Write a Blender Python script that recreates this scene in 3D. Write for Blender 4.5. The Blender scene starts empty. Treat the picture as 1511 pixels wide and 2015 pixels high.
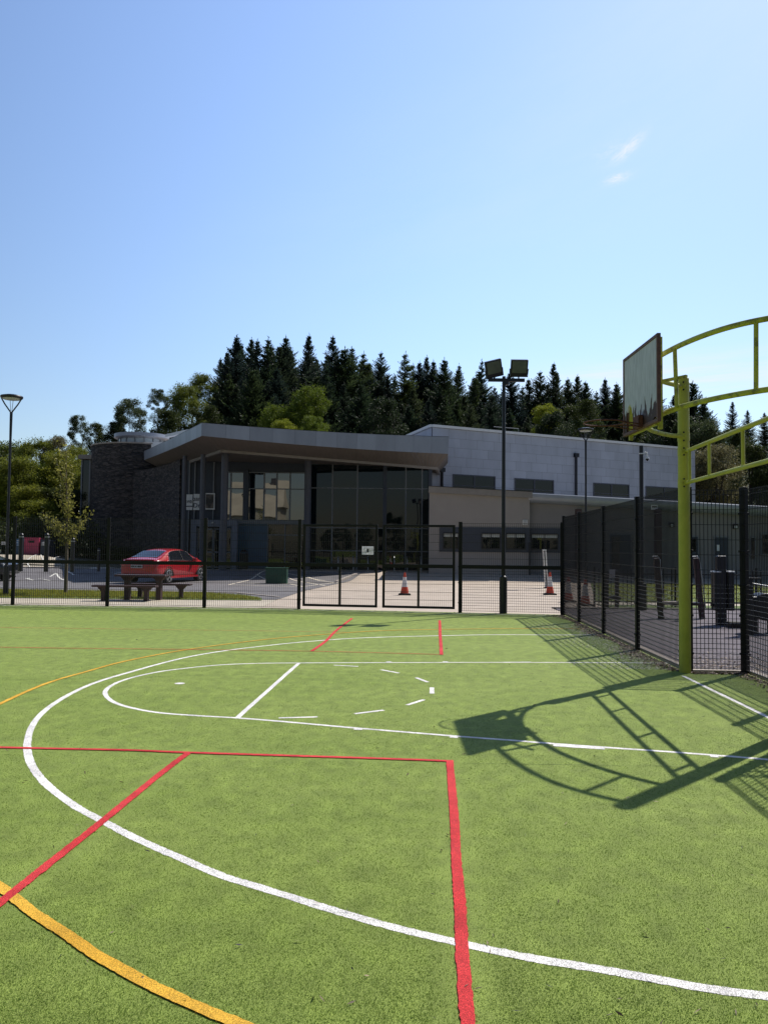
import bpy, bmesh, math, random
import numpy as np
from mathutils import Vector, Matrix
random.seed(7); RNG = np.random.default_rng(11)
PI = math.pi
C = bpy.context.scene.collection
SC = bpy.context.scene

# ------------------------------------------------------------------ camera
FOC = 1560.0; PITCH = math.atan(70.5/FOC); ROLL = 0.010; EYE = 1.6
F = Vector((0, math.cos(PITCH), math.sin(PITCH)))
R0 = Vector((1, 0, 0)); U0 = Vector((0, -math.sin(PITCH), math.cos(PITCH)))
UR = U0*math.cos(ROLL) - R0*math.sin(ROLL)
RR = R0*math.cos(ROLL) + U0*math.sin(ROLL)
cam = bpy.data.cameras.new('camera'); co = bpy.data.objects.new('camera', cam); C.objects.link(co)
cam.sensor_fit = 'VERTICAL'; cam.sensor_height = 36; cam.lens = FOC/2015*36
cam.clip_start = 0.05; cam.clip_end = 3000
mm = Matrix((( RR.x, UR.x, -F.x, 0), (RR.y, UR.y, -F.y, 0), (RR.z, UR.z, -F.z, EYE), (0, 0, 0, 1)))
co.matrix_world = mm
SC.camera = co

# ------------------------------------------------------------------ sky and sun
SUNV = Vector((.574, .56, 1)).normalized()
EL = math.asin(SUNV.z); AZ = math.atan2(SUNV.x, SUNV.y)
w = bpy.data.worlds.new('World'); SC.world = w; w.use_nodes = True
nt = w.node_tree; N = nt.nodes; L = nt.links
for n in list(N): N.remove(n)
out = N.new('ShaderNodeOutputWorld'); bg = N.new('ShaderNodeBackground'); sky = N.new('ShaderNodeTexSky')
sky.sky_type = 'NISHITA'; sky.sun_disc = False; sky.sun_elevation = EL; sky.sun_rotation = AZ
sky.air_density = 1.2; sky.dust_density = 0.6; sky.ozone_density = 2.2; sky.altitude = 60
bg.inputs[1].default_value = 0.052
L.new(bg.outputs[0], out.inputs[0])
tc = N.new('ShaderNodeTexCoord')
def wmath(op, a, b=None, c=None):
    m = N.new('ShaderNodeMath'); m.operation = op
    for i, x in enumerate((a, b, c)):
        if x is None: continue
        if isinstance(x, (int, float)): m.inputs[i].default_value = x
        else: L.new(x, m.inputs[i])
    return m.outputs[0]
def ray(px, py):
    return F + (px-755.5)/FOC*RR + (1007.5-py)/FOC*UR
sep = N.new('ShaderNodeSeparateXYZ'); L.new(tc.outputs['Generated'], sep.inputs[0])
# small high wisps and a low bank of thin cloud, as directions on the sky
def cloud_blob(px, py, sx, sy, scale, amp, rot=0.0, thr=.5, seed=0.0):
    d = ray(px, py).normalized(); az0 = math.atan2(d.x, d.y); el0 = math.asin(d.z)
    az = wmath('ARCTAN2', sep.outputs[0], sep.outputs[1]); el = wmath('ARCSINE', sep.outputs[2])
    u = wmath('SUBTRACT', az, az0); v = wmath('SUBTRACT', el, el0)
    cr, sr = math.cos(rot), math.sin(rot)
    uu = wmath('ADD', wmath('MULTIPLY', u, cr), wmath('MULTIPLY', v, sr))
    vv = wmath('SUBTRACT', wmath('MULTIPLY', v, cr), wmath('MULTIPLY', u, sr))
    a = wmath('MULTIPLY', uu, 1/sx); b = wmath('MULTIPLY', vv, 1/sy)
    g = wmath('EXPONENT', wmath('MULTIPLY', wmath('ADD', wmath('MULTIPLY', a, a), wmath('MULTIPLY', b, b)), -1.0))
    cv = N.new('ShaderNodeCombineXYZ'); L.new(a, cv.inputs[0]); L.new(wmath('MULTIPLY', b, 1.4), cv.inputs[1]); cv.inputs[2].default_value = seed
    no = N.new('ShaderNodeTexNoise'); no.inputs['Scale'].default_value = scale; no.inputs['Detail'].default_value = 6; no.inputs['Roughness'].default_value = .62
    L.new(cv.outputs[0], no.inputs['Vector'])
    t = wmath('MULTIPLY', wmath('MAXIMUM', wmath('SUBTRACT', no.outputs[0], thr-.12), 0.0), 3.4)
    return wmath('MULTIPLY', wmath('MULTIPLY', g, t), amp)
blobs = [cloud_blob(1238, 290, .019, .0055, 2.3, .85, .6, .42, 1.3), cloud_blob(1214, 351, .013, .0045, 2.3, .8, .15, .42, 4.0),
         cloud_blob(1250, 180, .30, .12, 1.1, .10, .35, .44, 5.1), cloud_blob(900, 420, .30, .09, 1.3, .05, .2, .44, 9.1),
         cloud_blob(1205, 300, .02, .010, 1.6, .3, .2, .5, 8.0),
         cloud_blob(1390, 742, .22, .024, 1.2, .8, .02, .42, 2.2), cloud_blob(1150, 745, .12, .010, 1.5, .35, .03, .45, 6.2)]
tot = blobs[0]
for b_ in blobs[1:]: tot = wmath('ADD', tot, b_)
tot = wmath('MINIMUM', tot, .85)
# added gain, brightening the sky ahead of the camera more than behind it
hv = Vector((math.sin(math.radians(2))*math.cos(math.radians(32)), math.cos(math.radians(2))*math.cos(math.radians(32)), math.sin(math.radians(32))))
dt = N.new('ShaderNodeVectorMath'); dt.operation = 'DOT_PRODUCT'; nm = N.new('ShaderNodeVectorMath'); nm.operation = 'NORMALIZE'; L.new(tc.outputs['Generated'], nm.inputs[0]); L.new(nm.outputs[0], dt.inputs[0]); dt.inputs[1].default_value = hv
gain = wmath('ADD', 1.0, wmath('MULTIPLY', wmath('EXPONENT', wmath('MULTIPLY', wmath('SUBTRACT', dt.outputs['Value'], 1.0), 2.8)), 2.8))
g0_ = N.new('ShaderNodeVectorMath'); g0_.operation = 'MULTIPLY'; L.new(sky.outputs[0], g0_.inputs[0]); g0_.inputs[1].default_value = (.93, .955, 1.04)
gs = N.new('ShaderNodeVectorMath'); gs.operation = 'SCALE'; L.new(g0_.outputs[0], gs.inputs[0]); L.new(gain, gs.inputs['Scale'])
mx = N.new('ShaderNodeMixRGB'); L.new(tot, mx.inputs[0]); L.new(gs.outputs[0], mx.inputs[1]); mx.inputs[2].default_value = (16.5, 17.6, 19.2, 1)
L.new(mx.outputs[0], bg.inputs[0])
sl = bpy.data.lights.new('sun', 'SUN'); sl.energy = 5.0; sl.angle = math.radians(.53); sl.color = (1, .955, .88)
so = bpy.data.objects.new('sun', sl); C.objects.link(so); so.rotation_euler = SUNV.to_track_quat('Z', 'Y').to_euler()
so.location = (40, 40, 70)
SC.view_settings.view_transform = 'Standard'; SC.view_settings.look = 'None'
SC.view_settings.exposure = 0.0; SC.view_settings.gamma = 1

# ------------------------------------------------------------------ measuring helpers
def G(px, py, z=0.0):
    d = ray(px, py); t = (z-EYE)/d.z
    return Vector((0, 0, EYE)) + d*t
def D(px, py, Y):
    d = ray(px, py); return Vector((0, 0, EYE)) + d*(Y/d.y)
def PLN(px, py, A, B):                      # where the sight line meets the vertical plane through A and B
    d = ray(px, py); n = Vector((-(B[1]-A[1]), B[0]-A[0], 0))
    o = Vector((0, 0, EYE)); t = n.dot(Vector((A[0], A[1], 0))-o)/n.dot(d)
    return o + d*t
def sm(x, a, b):
    t = np.clip((x-a)/(b-a), 0, 1); return t*t*(3-2*t)
def hgt(x, y):
    x = np.asarray(x, float); y = np.asarray(y, float)
    h = .3*sm(y, 37.5, 42.0)
    left = 1-sm(x, -22, -17)
    h = h + .65*sm(y, 45.5, 50)*left
    up = sm(y, 66, 128)
    side = .35+.65*sm(x, -46, -22)
    h = h + up*(15.5*side) + up*1.2*np.sin(x*.09+1)*np.cos(y*.05)
    return h
def H(x, y): return float(hgt(x, y))

# ------------------------------------------------------------------ materials
def nodes(name):
    m = bpy.data.materials.new(name); m.use_nodes = True
    t = m.node_tree; b = t.nodes['Principled BSDF']
    return m, t, b
def M(name, col, rough=.6, metal=0.0, var=.18, scale=4.0, bump=0.0, bscale=60, spec=.5, col2=None, stretch=(1, 1, 1), thr=None, detail=5, island=0.0, coat=0.0):
    m, t, b = nodes(name); N = t.nodes; L = t.links
    tc = N.new('ShaderNodeTexCoord'); mp = N.new('ShaderNodeMapping'); mp.inputs['Scale'].default_value = stretch
    L.new(tc.outputs['Object'], mp.inputs[0])
    no = N.new('ShaderNodeTexNoise'); no.inputs['Scale'].default_value = scale; no.inputs['Detail'].default_value = detail; no.inputs['Roughness'].default_value = .6
    L.new(mp.outputs[0], no.inputs['Vector'])
    rp = N.new('ShaderNodeValToRGB'); lo, hi = (.3, .7) if thr is None else thr
    rp.color_ramp.elements[0].position = lo; rp.color_ramp.elements[1].position = hi
    a = [c*(1-var) for c in col]; c2 = [min(1, c*(1+var)) for c in col] if col2 is None else col2
    if col2 is not None: a = col
    rp.color_ramp.elements[0].color = (*a, 1); rp.color_ramp.elements[1].color = (*c2, 1)
    L.new(no.outputs[0], rp.inputs[0])
    src = rp.outputs[0]
    if island:
        ge = N.new('ShaderNodeNewGeometry'); mr = N.new('ShaderNodeMapRange')
        mr.inputs['To Min'].default_value = 1-island; mr.inputs['To Max'].default_value = 1+island
        L.new(ge.outputs['Random Per Island'], mr.inputs['Value'])
        vm = N.new('ShaderNodeVectorMath'); vm.operation = 'SCALE'; L.new(src, vm.inputs[0]); L.new(mr.outputs[0], vm.inputs['Scale']); src = vm.outputs[0]
    L.new(src, b.inputs['Base Color'])
    b.inputs['Roughness'].default_value = rough; b.inputs['Metallic'].default_value = metal
    b.inputs['Specular IOR Level'].default_value = spec; b.inputs['Coat Weight'].default_value = coat
    if bump:
        n2 = N.new('ShaderNodeTexNoise'); n2.inputs['Scale'].default_value = bscale; n2.inputs['Detail'].default_value = 4
        L.new(mp.outputs[0], n2.inputs['Vector'])
        bp = N.new('ShaderNodeBump'); bp.inputs['Strength'].default_value = bump; bp.inputs['Distance'].default_value = .02
        L.new(n2.outputs[0], bp.inputs['Height']); L.new(bp.outputs[0], b.inputs['Normal'])
    return m
def leafmat(name, c1, c2, trans=.35, rough=.55, vary=0.0):
    m, t, b = nodes(name); N = t.nodes; L = t.links
    ge = N.new('ShaderNodeNewGeometry'); rp = N.new('ShaderNodeValToRGB')
    rp.color_ramp.elements[0].color = (*c1, 1); rp.color_ramp.elements[1].color = (*c2, 1)
    L.new(ge.outputs['Random Per Island'], rp.inputs[0])
    oi = N.new('ShaderNodeObjectInfo'); mr = N.new('ShaderNodeMapRange'); mr.inputs['To Min'].default_value = 1-vary; mr.inputs['To Max'].default_value = 1+vary*1.3; L.new(oi.outputs['Random'], mr.inputs['Value'])
    tv = N.new('ShaderNodeCombineXYZ'); tv.inputs[2].default_value = 1; L.new(mr.outputs[0], tv.inputs[1])
    m2 = N.new('ShaderNodeMath'); m2.operation = 'POWER'; L.new(mr.outputs[0], m2.inputs[0]); m2.inputs[1].default_value = 1.35; L.new(m2.outputs[0], tv.inputs[0])
    vm = N.new('ShaderNodeVectorMath'); vm.operation = 'MULTIPLY'; L.new(rp.outputs[0], vm.inputs[0]); L.new(tv.outputs[0], vm.inputs[1])
    b.inputs['Roughness'].default_value = rough; b.inputs['Specular IOR Level'].default_value = .22
    L.new(vm.outputs[0], b.inputs['Base Color'])
    tr = N.new('ShaderNodeBsdfTranslucent'); L.new(vm.outputs[0], tr.inputs[0])
    mxs = N.new('ShaderNodeMixShader'); mxs.inputs[0].default_value = trans
    L.new(b.outputs[0], mxs.inputs[1]); L.new(tr.outputs[0], mxs.inputs[2])
    L.new(mxs.outputs[0], N['Material Output'].inputs[0])
    return m
def turfmat(name, cA, cB, cD, seed=0.0, mott=1.0, fleck=.5, sheen=0.0):
    """short artificial pile: fibre speckle at several sizes, brushed drifts of infill, darker trodden patches"""
    m, t, b = nodes(name); N = t.nodes; L = t.links
    tc = N.new('ShaderNodeTexCoord')
    def noise(scale, det=4, st=(1, 1, 1), ro=.6):
        mp = N.new('ShaderNodeMapping'); mp.inputs['Scale'].default_value = st; mp.inputs['Location'].default_value = (seed, seed*.7, 0)
        L.new(tc.outputs['Object'], mp.inputs[0])
        n = N.new('ShaderNodeTexNoise'); n.inputs['Scale'].default_value = scale; n.inputs['Detail'].default_value = det; n.inputs['Roughness'].default_value = ro
        L.new(mp.outputs[0], n.inputs['Vector']); return n.outputs[0]
    def ramp(x, lo, hi, a, c):
        r = N.new('ShaderNodeValToRGB'); r.color_ramp.elements[0].position = lo; r.color_ramp.elements[1].position = hi
        r.color_ramp.elements[0].color = (*a, 1); r.color_ramp.elements[1].color = (*c, 1); L.new(x, r.inputs[0]); return r.outputs[0]
    def mix(f, a, c, mode='MIX'):
        x = N.new('ShaderNodeMixRGB'); x.blend_type = mode
        for i, v in enumerate((f, a, c)):
            if isinstance(v, float): x.inputs[i].default_value = v
            elif isinstance(v, tuple): x.inputs[i].default_value = (*v, 1)
            else: L.new(v, x.inputs[i])
        return x.outputs[0]
    big = ramp(noise(.55*mott, 5, (1, 1.6, 1)), .36, .66, cA, cB)
    med = ramp(noise(7, 5, (1, .7, 1)), .33, .68, (.80, .80, .80), (1.17, 1.17, 1.12))
    fib = ramp(noise(170, 3, (1, 1, 1), .8), .38, .62, (.58, .6, .54), (1.4, 1.38, 1.4))
    fib2 = ramp(noise(420, 2, (1, .6, 1), .8), .38, .62, (.5, .52, .48), (1.55, 1.5, 1.5))
    c = mix(1.0, big, med, 'MULTIPLY'); c = mix(1.0, c, fib, 'MULTIPLY'); c = mix(1.0, c, fib2, 'MULTIPLY')
    dark = ramp(noise(95, 4, (1, 1, 1), .75), .63, .70, (0, 0, 0), (1, 1, 1))
    dk2 = ramp(noise(3.1, 3), .42, .62, (.15, .15, .15), (1, 1, 1))
    fm = N.new('ShaderNodeMath'); fm.operation = 'MULTIPLY'; L.new(dark, fm.inputs[0]); L.new(dk2, fm.inputs[1])
    fm2 = N.new('ShaderNodeMath'); fm2.operation = 'MULTIPLY'; L.new(fm.outputs[0], fm2.inputs[0]); fm2.inputs[1].default_value = fleck
    c = mix(fm2.outputs[0], c, cD)
    L.new(c, b.inputs['Base Color']); b.inputs['Roughness'].default_value = .72
    b.inputs['Specular IOR Level'].default_value = .15
    b.inputs['Sheen Weight'].default_value = sheen; b.inputs['Sheen Roughness'].default_value = .5; b.inputs['Sheen Tint'].default_value = (1, .95, .45, 1)
    bp = N.new('ShaderNodeBump'); bp.inputs['Strength'].default_value = .55; bp.inputs['Distance'].default_value = .006
    n3 = noise(230, 3, (1, 1, 1), .8); L.new(n3, bp.inputs['Height']); L.new(bp.outputs[0], b.inputs['Normal'])
    return m
MT = dict(
 turf=turfmat('artificial_turf', (.195, .262, .054), (.222, .288, .066), (.03, .05, .012), sheen=.03, fleck=.75),
 white=turfmat('white_turf_line', (.72, .70, .71), (.84, .82, .83), (.2, .24, .12), 3.0, 2, .3),
 red=turfmat('red_turf_line', (.50, .030, .034), (.66, .055, .06), (.12, .02, .01), 5.0, 2, .3),
 yellow=turfmat('yellow_turf_line', (.60, .33, .035), (.74, .43, .055), (.25, .12, .01), 8.0, 2, .3),
 ground=M('bare_ground', (.11, .10, .07), .95, var=.3, scale=.3, bump=.3, bscale=8),
 forest=M('forest_floor', (.018, .025, .008), .95, col2=(.05, .06, .02), scale=.12, bump=.4, bscale=1),
 tarmac=M('tarmac', (.155, .145, .15), .88, var=.22, scale=1.1, bump=.25, bscale=120, detail=9),
 plaza=M('sandy_paving', (.48, .395, .315), .85, var=.14, scale=.9, bump=.15, bscale=60, detail=9),
 path=M('pale_path', (.47, .41, .32), .9, var=.16, scale=1.6, bump=.2, bscale=90, detail=8),
 soft=M('rubber_surface', (.075, .062, .075), .85, col2=(.135, .11, .125), scale=3.5, bump=.4, bscale=150, detail=12),
 lawn=M('lawn', (.07, .11, .02), .9, col2=(.14, .19, .04), scale=3, bump=.6, bscale=60, detail=8),
 kerb=M('concrete_kerb', (.38, .33, .29), .9, var=.2, scale=6, bump=.3),
 mark=M('road_paint', (.72, .70, .64), .7, var=.12, scale=30),
 markr=M('cream_road_paint', (.72, .64, .52), .7, var=.12, scale=30),
 fence=M('black_powder_coat', (.006, .006, .008), .5, var=.2, scale=20, spec=.3),
 fencew=M('black_wire_coat', (.010, .010, .013), .4, var=.2, scale=20, spec=.5),
 pole=M('dark_blue_grey_paint', (.009, .010, .018), .4, var=.2, scale=6, spec=.5),
 yel=M('yellow_paint', (.37, .38, .045), .5, col2=(.45, .45, .06), scale=3, thr=(.35, .6), bump=.05),
 lens=M('grimy_lamp_glass', (.07, .085, .075), .3, col2=(.13, .15, .125), scale=4),
 lamplens=M('frosted_lamp_lens', (.45, .47, .48), .35, var=.05),
 zinc=M('zinc_sheet', (.27, .295, .35), .42, metal=.25, var=.10, scale=1.2, island=.12, stretch=(1, 1, .3)),
 soffit=M('timber_soffit', (.15, .128, .112), .7, var=.12, scale=1.2, stretch=(6, .6, 1), detail=8),
 trim=M('grey_trim', (.24, .22, .205), .6, var=.1),
 column=M('grey_column_paint', (.075, .08, .105), .5, var=.08),
 mull=M('mullion_grey', (.17, .185, .21), .45, var=.1),
 stone=None, glass=None,
 render2=M('grey_render', (.225, .215, .215), .85, var=.08, scale=.8),
 render=M('beige_render', (.315, .29, .275), .85, var=.07, scale=.8, bump=.15, bscale=90, detail=8),
 clad=M('pale_stone_cladding', (.44, .47, .55), .7, var=.11, scale=1.0, island=.06, detail=10, stretch=(1, 1, .35)),
 cladgap=M('cladding_joint', (.17, .18, .21), .8),
 dpanel=M('dark_blue_panel', (.035, .045, .07), .5, var=.12, scale=2),
 navy=M('lobby_blue_panel', (.035, .095, .17), .4, var=.15, scale=1.5),
 portal=M('portal_grey', (.15, .175, .24), .5, var=.08),
 blind=M('window_blind', (.40, .42, .40), .7, var=.12, scale=3),
 roofm=M('flat_roof_membrane', (.28, .28, .29), .8, var=.15, scale=1),
 whitem=M('white_metal_trim', (.78, .79, .80), .45, var=.06),
 pink=M('red_bank_paint', (.50, .055, .13), .5, var=.12, scale=3),
 green=M('cabinet_green', (.02, .085, .055), .5, var=.15, scale=4),
 plum=M('brown_recycled_plastic', (.055, .028, .030), .6, var=.2, scale=6, bump=.1),
 orange=M('cone_orange', (.60, .06, .025), .5, var=.15, scale=8),
 conew=M('cone_reflective', (.70, .70, .72), .4, var=.1, scale=8),
 rubber=M('black_rubber', (.018, .017, .017), .75, var=.2),
 bark=M('bark', (.12, .095, .07), .9, var=.35, scale=6, bump=.4, bscale=20, stretch=(1, 1, .3)),
 barkd=M('dark_bark', (.05, .04, .03), .9, var=.3, scale=4, stretch=(1, 1, .3)),
 conif=leafmat('spruce_needles', (.014, .024, .018), (.058, .082, .048), .4, vary=.32),
 conif2=leafmat('fir_needles', (.014, .027, .015), (.066, .095, .036), .42, vary=.32),
 dark=leafmat('dark_leaves', (.013, .024, .008), (.07, .095, .026), .35, vary=.3),
 olive=leafmat('olive_leaves', (.06, .085, .012), (.26, .285, .042), .45, vary=.2),
 bright=leafmat('fresh_green_leaves', (.06, .10, .01), (.20, .25, .03), .45),
 lime=leafmat('yellow_green_leaves', (.12, .16, .012), (.36, .38, .04), .45),
 pale=leafmat('pale_grey_green_leaves', (.06, .06, .025), (.26, .235, .11), .38),
 sap=leafmat('sapling_leaves', (.06, .07, .012), (.36, .33, .08), .45),
 grey=leafmat('grey_green_leaves', (.03, .05, .022), (.12, .15, .06), .35),
 litter=leafmat('dry_leaf_litter', (.05, .03, .02), (.42, .31, .22), .1),
 sand=leafmat('pale_sand', (.42, .38, .31), (.70, .66, .57), .05),
 tblade=leafmat('turf_fibres', (.120, .208, .025), (.198, .295, .047), .3, .7), wblade=leafmat('white_turf_fibres', (.6, .58, .58), (.85, .83, .83), .2), rblade=leafmat('red_turf_fibres', (.42, .03, .03), (.75, .09, .09), .2), yblade=leafmat('yellow_turf_fibres', (.5, .26, .02), (.85, .5, .06), .2),
 blade=leafmat('grass_blades', (.14, .15, .015), (.44, .40, .06), .4),
 paintr=M('red_car_paint', (.48, .012, .022), .28, var=.02, coat=1.0, spec=.5),
 paintk=M('black_car_paint', (.012, .013, .016), .25, var=.02, coat=1.0),
 chrome=M('chrome', (.75, .75, .76), .18, metal=1, var=.02),
 alloy=M('alloy_wheel', (.55, .55, .56), .3, metal=.8, var=.05),
 taill=M('tail_light_red', (.28, .008, .012), .15, var=.02, coat=1),
 carglass=M('tinted_car_glass', (.010, .012, .018), .08, var=.02, spec=.5),
 plate=M('number_plate', (.6, .6, .58), .4, var=.05), ink=M('black_ink', (.015, .015, .015), .6),
 paper=M('white_notice', (.72, .73, .74), .5, var=.04), poster=M('poster_dark_print', (.03, .028, .03), .5, col2=(.16, .13, .11), scale=3, thr=(.45, .6)),
 rustd=M('dark_rusty_rim', (.06, .02, .014), .8, col2=(.15, .05, .03), scale=25),
 edge=M('plum_brown_edge_steel', (.10, .05, .055), .7, col2=(.17, .085, .075), scale=14),
 notice=leafmat('white_laminated_notice', (.80, .80, .82), (.82, .82, .84), .55), rust=M('rusty_steel', (.14, .035, .02), .8, col2=(.30, .09, .045), scale=25, bump=.3),
 tan=M('old_tan_render', (.38, .33, .235), .9, var=.16, scale=.5, detail=9), slate=M('slate_roof', (.11, .11, .12), .7, var=.2, scale=2),
 steel=M('galvanised_steel', (.36, .37, .38), .4, metal=.7, var=.1),
 blueb=M('blue_notice', (.08, .2, .38), .5), seat=M('pale_plastic', (.62, .5, .46), .5, var=.1),
)
def stone():
    m, t, b = nodes('rubble_stone'); N = t.nodes; L = t.links
    tc = N.new('ShaderNodeTexCoord'); mp = N.new('ShaderNodeMapping'); mp.inputs['Scale'].default_value = (2.6, 2.6, 9)
    L.new(tc.outputs['Object'], mp.inputs[0])
    v = N.new('ShaderNodeTexVoronoi'); v.inputs['Scale'].default_value = 1.0; L.new(mp.outputs[0], v.inputs['Vector'])
    v2 = N.new('ShaderNodeTexVoronoi'); v2.feature = 'DISTANCE_TO_EDGE'; L.new(mp.outputs[0], v2.inputs['Vector']); v2.inputs['Scale'].default_value = 1.0
    rp = N.new('ShaderNodeValToRGB'); rp.color_ramp.elements[0].color = (.030, .030, .034, 1); rp.color_ramp.elements[1].color = (.115, .10, .095, 1)
    s = N.new('ShaderNodeSeparateColor'); L.new(v.outputs['Color'], s.inputs[0]); L.new(s.outputs[0], rp.inputs[0])
    r2 = N.new('ShaderNodeValToRGB'); r2.color_ramp.elements[0].position = .02; r2.color_ramp.elements[1].position = .09
    r2.color_ramp.elements[0].color = (.35, .35, .35, 1); L.new(v2.outputs[0], r2.inputs[0])
    x = N.new('ShaderNodeMixRGB'); x.blend_type = 'MULTIPLY'; x.inputs[0].default_value = 1; L.new(rp.outputs[0], x.inputs[1]); L.new(r2.outputs[0], x.inputs[2])
    L.new(x.outputs[0], b.inputs['Base Color']); b.inputs['Roughness'].default_value = .9
    bp = N.new('ShaderNodeBump'); bp.inputs['Distance'].default_value = .05; L.new(r2.outputs[0], bp.inputs['Height']); L.new(bp.outputs[0], b.inputs['Normal'])
    return m
MT['stone'] = stone()
def glass(name, col, ior, tint=(1, 1, 1), wob=.0):
    m, t, b = nodes(name); N = t.nodes; L = t.links
    b.inputs['Base Color'].default_value = (*col, 1); b.inputs['Roughness'].default_value = .015
    b.inputs['IOR'].default_value = ior; b.inputs['Specular Tint'].default_value = (*tint, 1)
    if wob:
        tc = N.new('ShaderNodeTexCoord'); n = N.new('ShaderNodeTexNoise'); n.inputs['Scale'].default_value = .9; n.inputs['Detail'].default_value = 1
        L.new(tc.outputs['Object'], n.inputs['Vector'])
        bp = N.new('ShaderNodeBump'); bp.inputs['Strength'].default_value = wob; bp.inputs['Distance'].default_value = .03
        L.new(n.outputs[0], bp.inputs['Height']); L.new(bp.outputs[0], b.inputs['Normal'])
    return m
MT['glass'] = glass('dark_reflective_glazing', (.004, .009, .012), 1.55, wob=.12)
MT['glass2'] = glass('mirror_coated_glazing', (.004, .010, .016), 2.4, wob=.05)
MT['wglass'] = glass('dark_window_glass', (.008, .010, .012), 1.6)
MT['bglass'] = glass('clear_lantern_glass', (.35, .40, .45), 1.6)
def peelmat():
    """faded blue-white board face whose lower edge has rotted to brown"""
    m, t, b = nodes('peeling_board_face'); N = t.nodes; L = t.links
    tc = N.new('ShaderNodeTexCoord'); mp = N.new('ShaderNodeMapping'); mp.inputs['Scale'].default_value = (3, 14, 3.5); L.new(tc.outputs['Object'], mp.inputs[0])
    no = N.new('ShaderNodeTexNoise'); no.inputs['Scale'].default_value = 1.3; no.inputs['Detail'].default_value = 7; L.new(mp.outputs[0], no.inputs['Vector'])
    sp = N.new('ShaderNodeSeparateXYZ'); L.new(tc.outputs['Object'], sp.inputs[0])
    mr = N.new('ShaderNodeMapRange'); mr.inputs['From Min'].default_value = 3.02; mr.inputs['From Max'].default_value = 3.42; mr.inputs['To Min'].default_value = .22; mr.inputs['To Max'].default_value = -.30
    L.new(sp.outputs[2], mr.inputs[0])
    my = N.new('ShaderNodeMapRange'); my.inputs['From Min'].default_value = 8.5; my.inputs['From Max'].default_value = 9.1; my.inputs['To Min'].default_value = .10; my.inputs['To Max'].default_value = -.10
    L.new(sp.outputs[1], my.inputs[0]); a0 = N.new('ShaderNodeMath'); L.new(mr.outputs[0], a0.inputs[0]); L.new(my.outputs[0], a0.inputs[1])
    ad = N.new('ShaderNodeMath'); L.new(no.outputs[0], ad.inputs[0]); L.new(a0.outputs[0], ad.inputs[1])
    rp = N.new('ShaderNodeValToRGB'); e = rp.color_ramp.elements; e[0].position = .56; e[0].color = (.52, .53, .62, 1); e[1].position = .60; e[1].color = (.055, .025, .02, 1)
    L.new(ad.outputs[0], rp.inputs[0])
    n2 = N.new('ShaderNodeTexNoise'); n2.inputs['Scale'].default_value = 2; n2.inputs['Detail'].default_value = 8; L.new(mp.outputs[0], n2.inputs['Vector'])
    r2 = N.new('ShaderNodeValToRGB'); r2.color_ramp.elements[0].color = (.86, .87, .88, 1); r2.color_ramp.elements[0].position = .3; r2.color_ramp.elements[1].color = (1.1, 1.1, 1.1, 1); r2.color_ramp.elements[1].position = .65
    L.new(n2.outputs[0], r2.inputs[0])
    x = N.new('ShaderNodeMixRGB'); x.blend_type = 'MULTIPLY'; x.inputs[0].default_value = 1; L.new(rp.outputs[0], x.inputs[1]); L.new(r2.outputs[0], x.inputs[2])
    L.new(x.outputs[0], b.inputs['Base Color']); b.inputs['Roughness'].default_value = .7
    return m
MT['board'] = peelmat()
def oldyellow():
    m = M('weathered_yellow_paint', (.40, .41, .045), .5, col2=(.50, .50, .06), scale=2, bump=.05)
    t = m.node_tree; N = t.nodes; L = t.links; b = N['Principled BSDF']
    src = b.inputs['Base Color'].links[0].from_socket
    tc = N.new('ShaderNodeTexCoord'); no = N.new('ShaderNodeTexNoise'); no.inputs['Scale'].default_value = 9; no.inputs['Detail'].default_value = 8; no.inputs['Roughness'].default_value = .7
    L.new(tc.outputs['Object'], no.inputs['Vector'])
    rp = N.new('ShaderNodeValToRGB'); rp.color_ramp.elements[0].position = .52; rp.color_ramp.elements[1].position = .62; L.new(no.outputs[0], rp.inputs[0])
    f = N.new('ShaderNodeMath'); f.operation = 'MULTIPLY'; f.inputs[1].default_value = .75; L.new(rp.outputs[0], f.inputs[0])
    x = N.new('ShaderNodeMixRGB'); L.new(f.outputs[0], x.inputs[0]); L.new(src, x.inputs[1]); x.inputs[2].default_value = (.13, .11, .045, 1)
    L.new(x.outputs[0], b.inputs['Base Color'])
    return m
MT['yelold'] = oldyellow()

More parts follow.
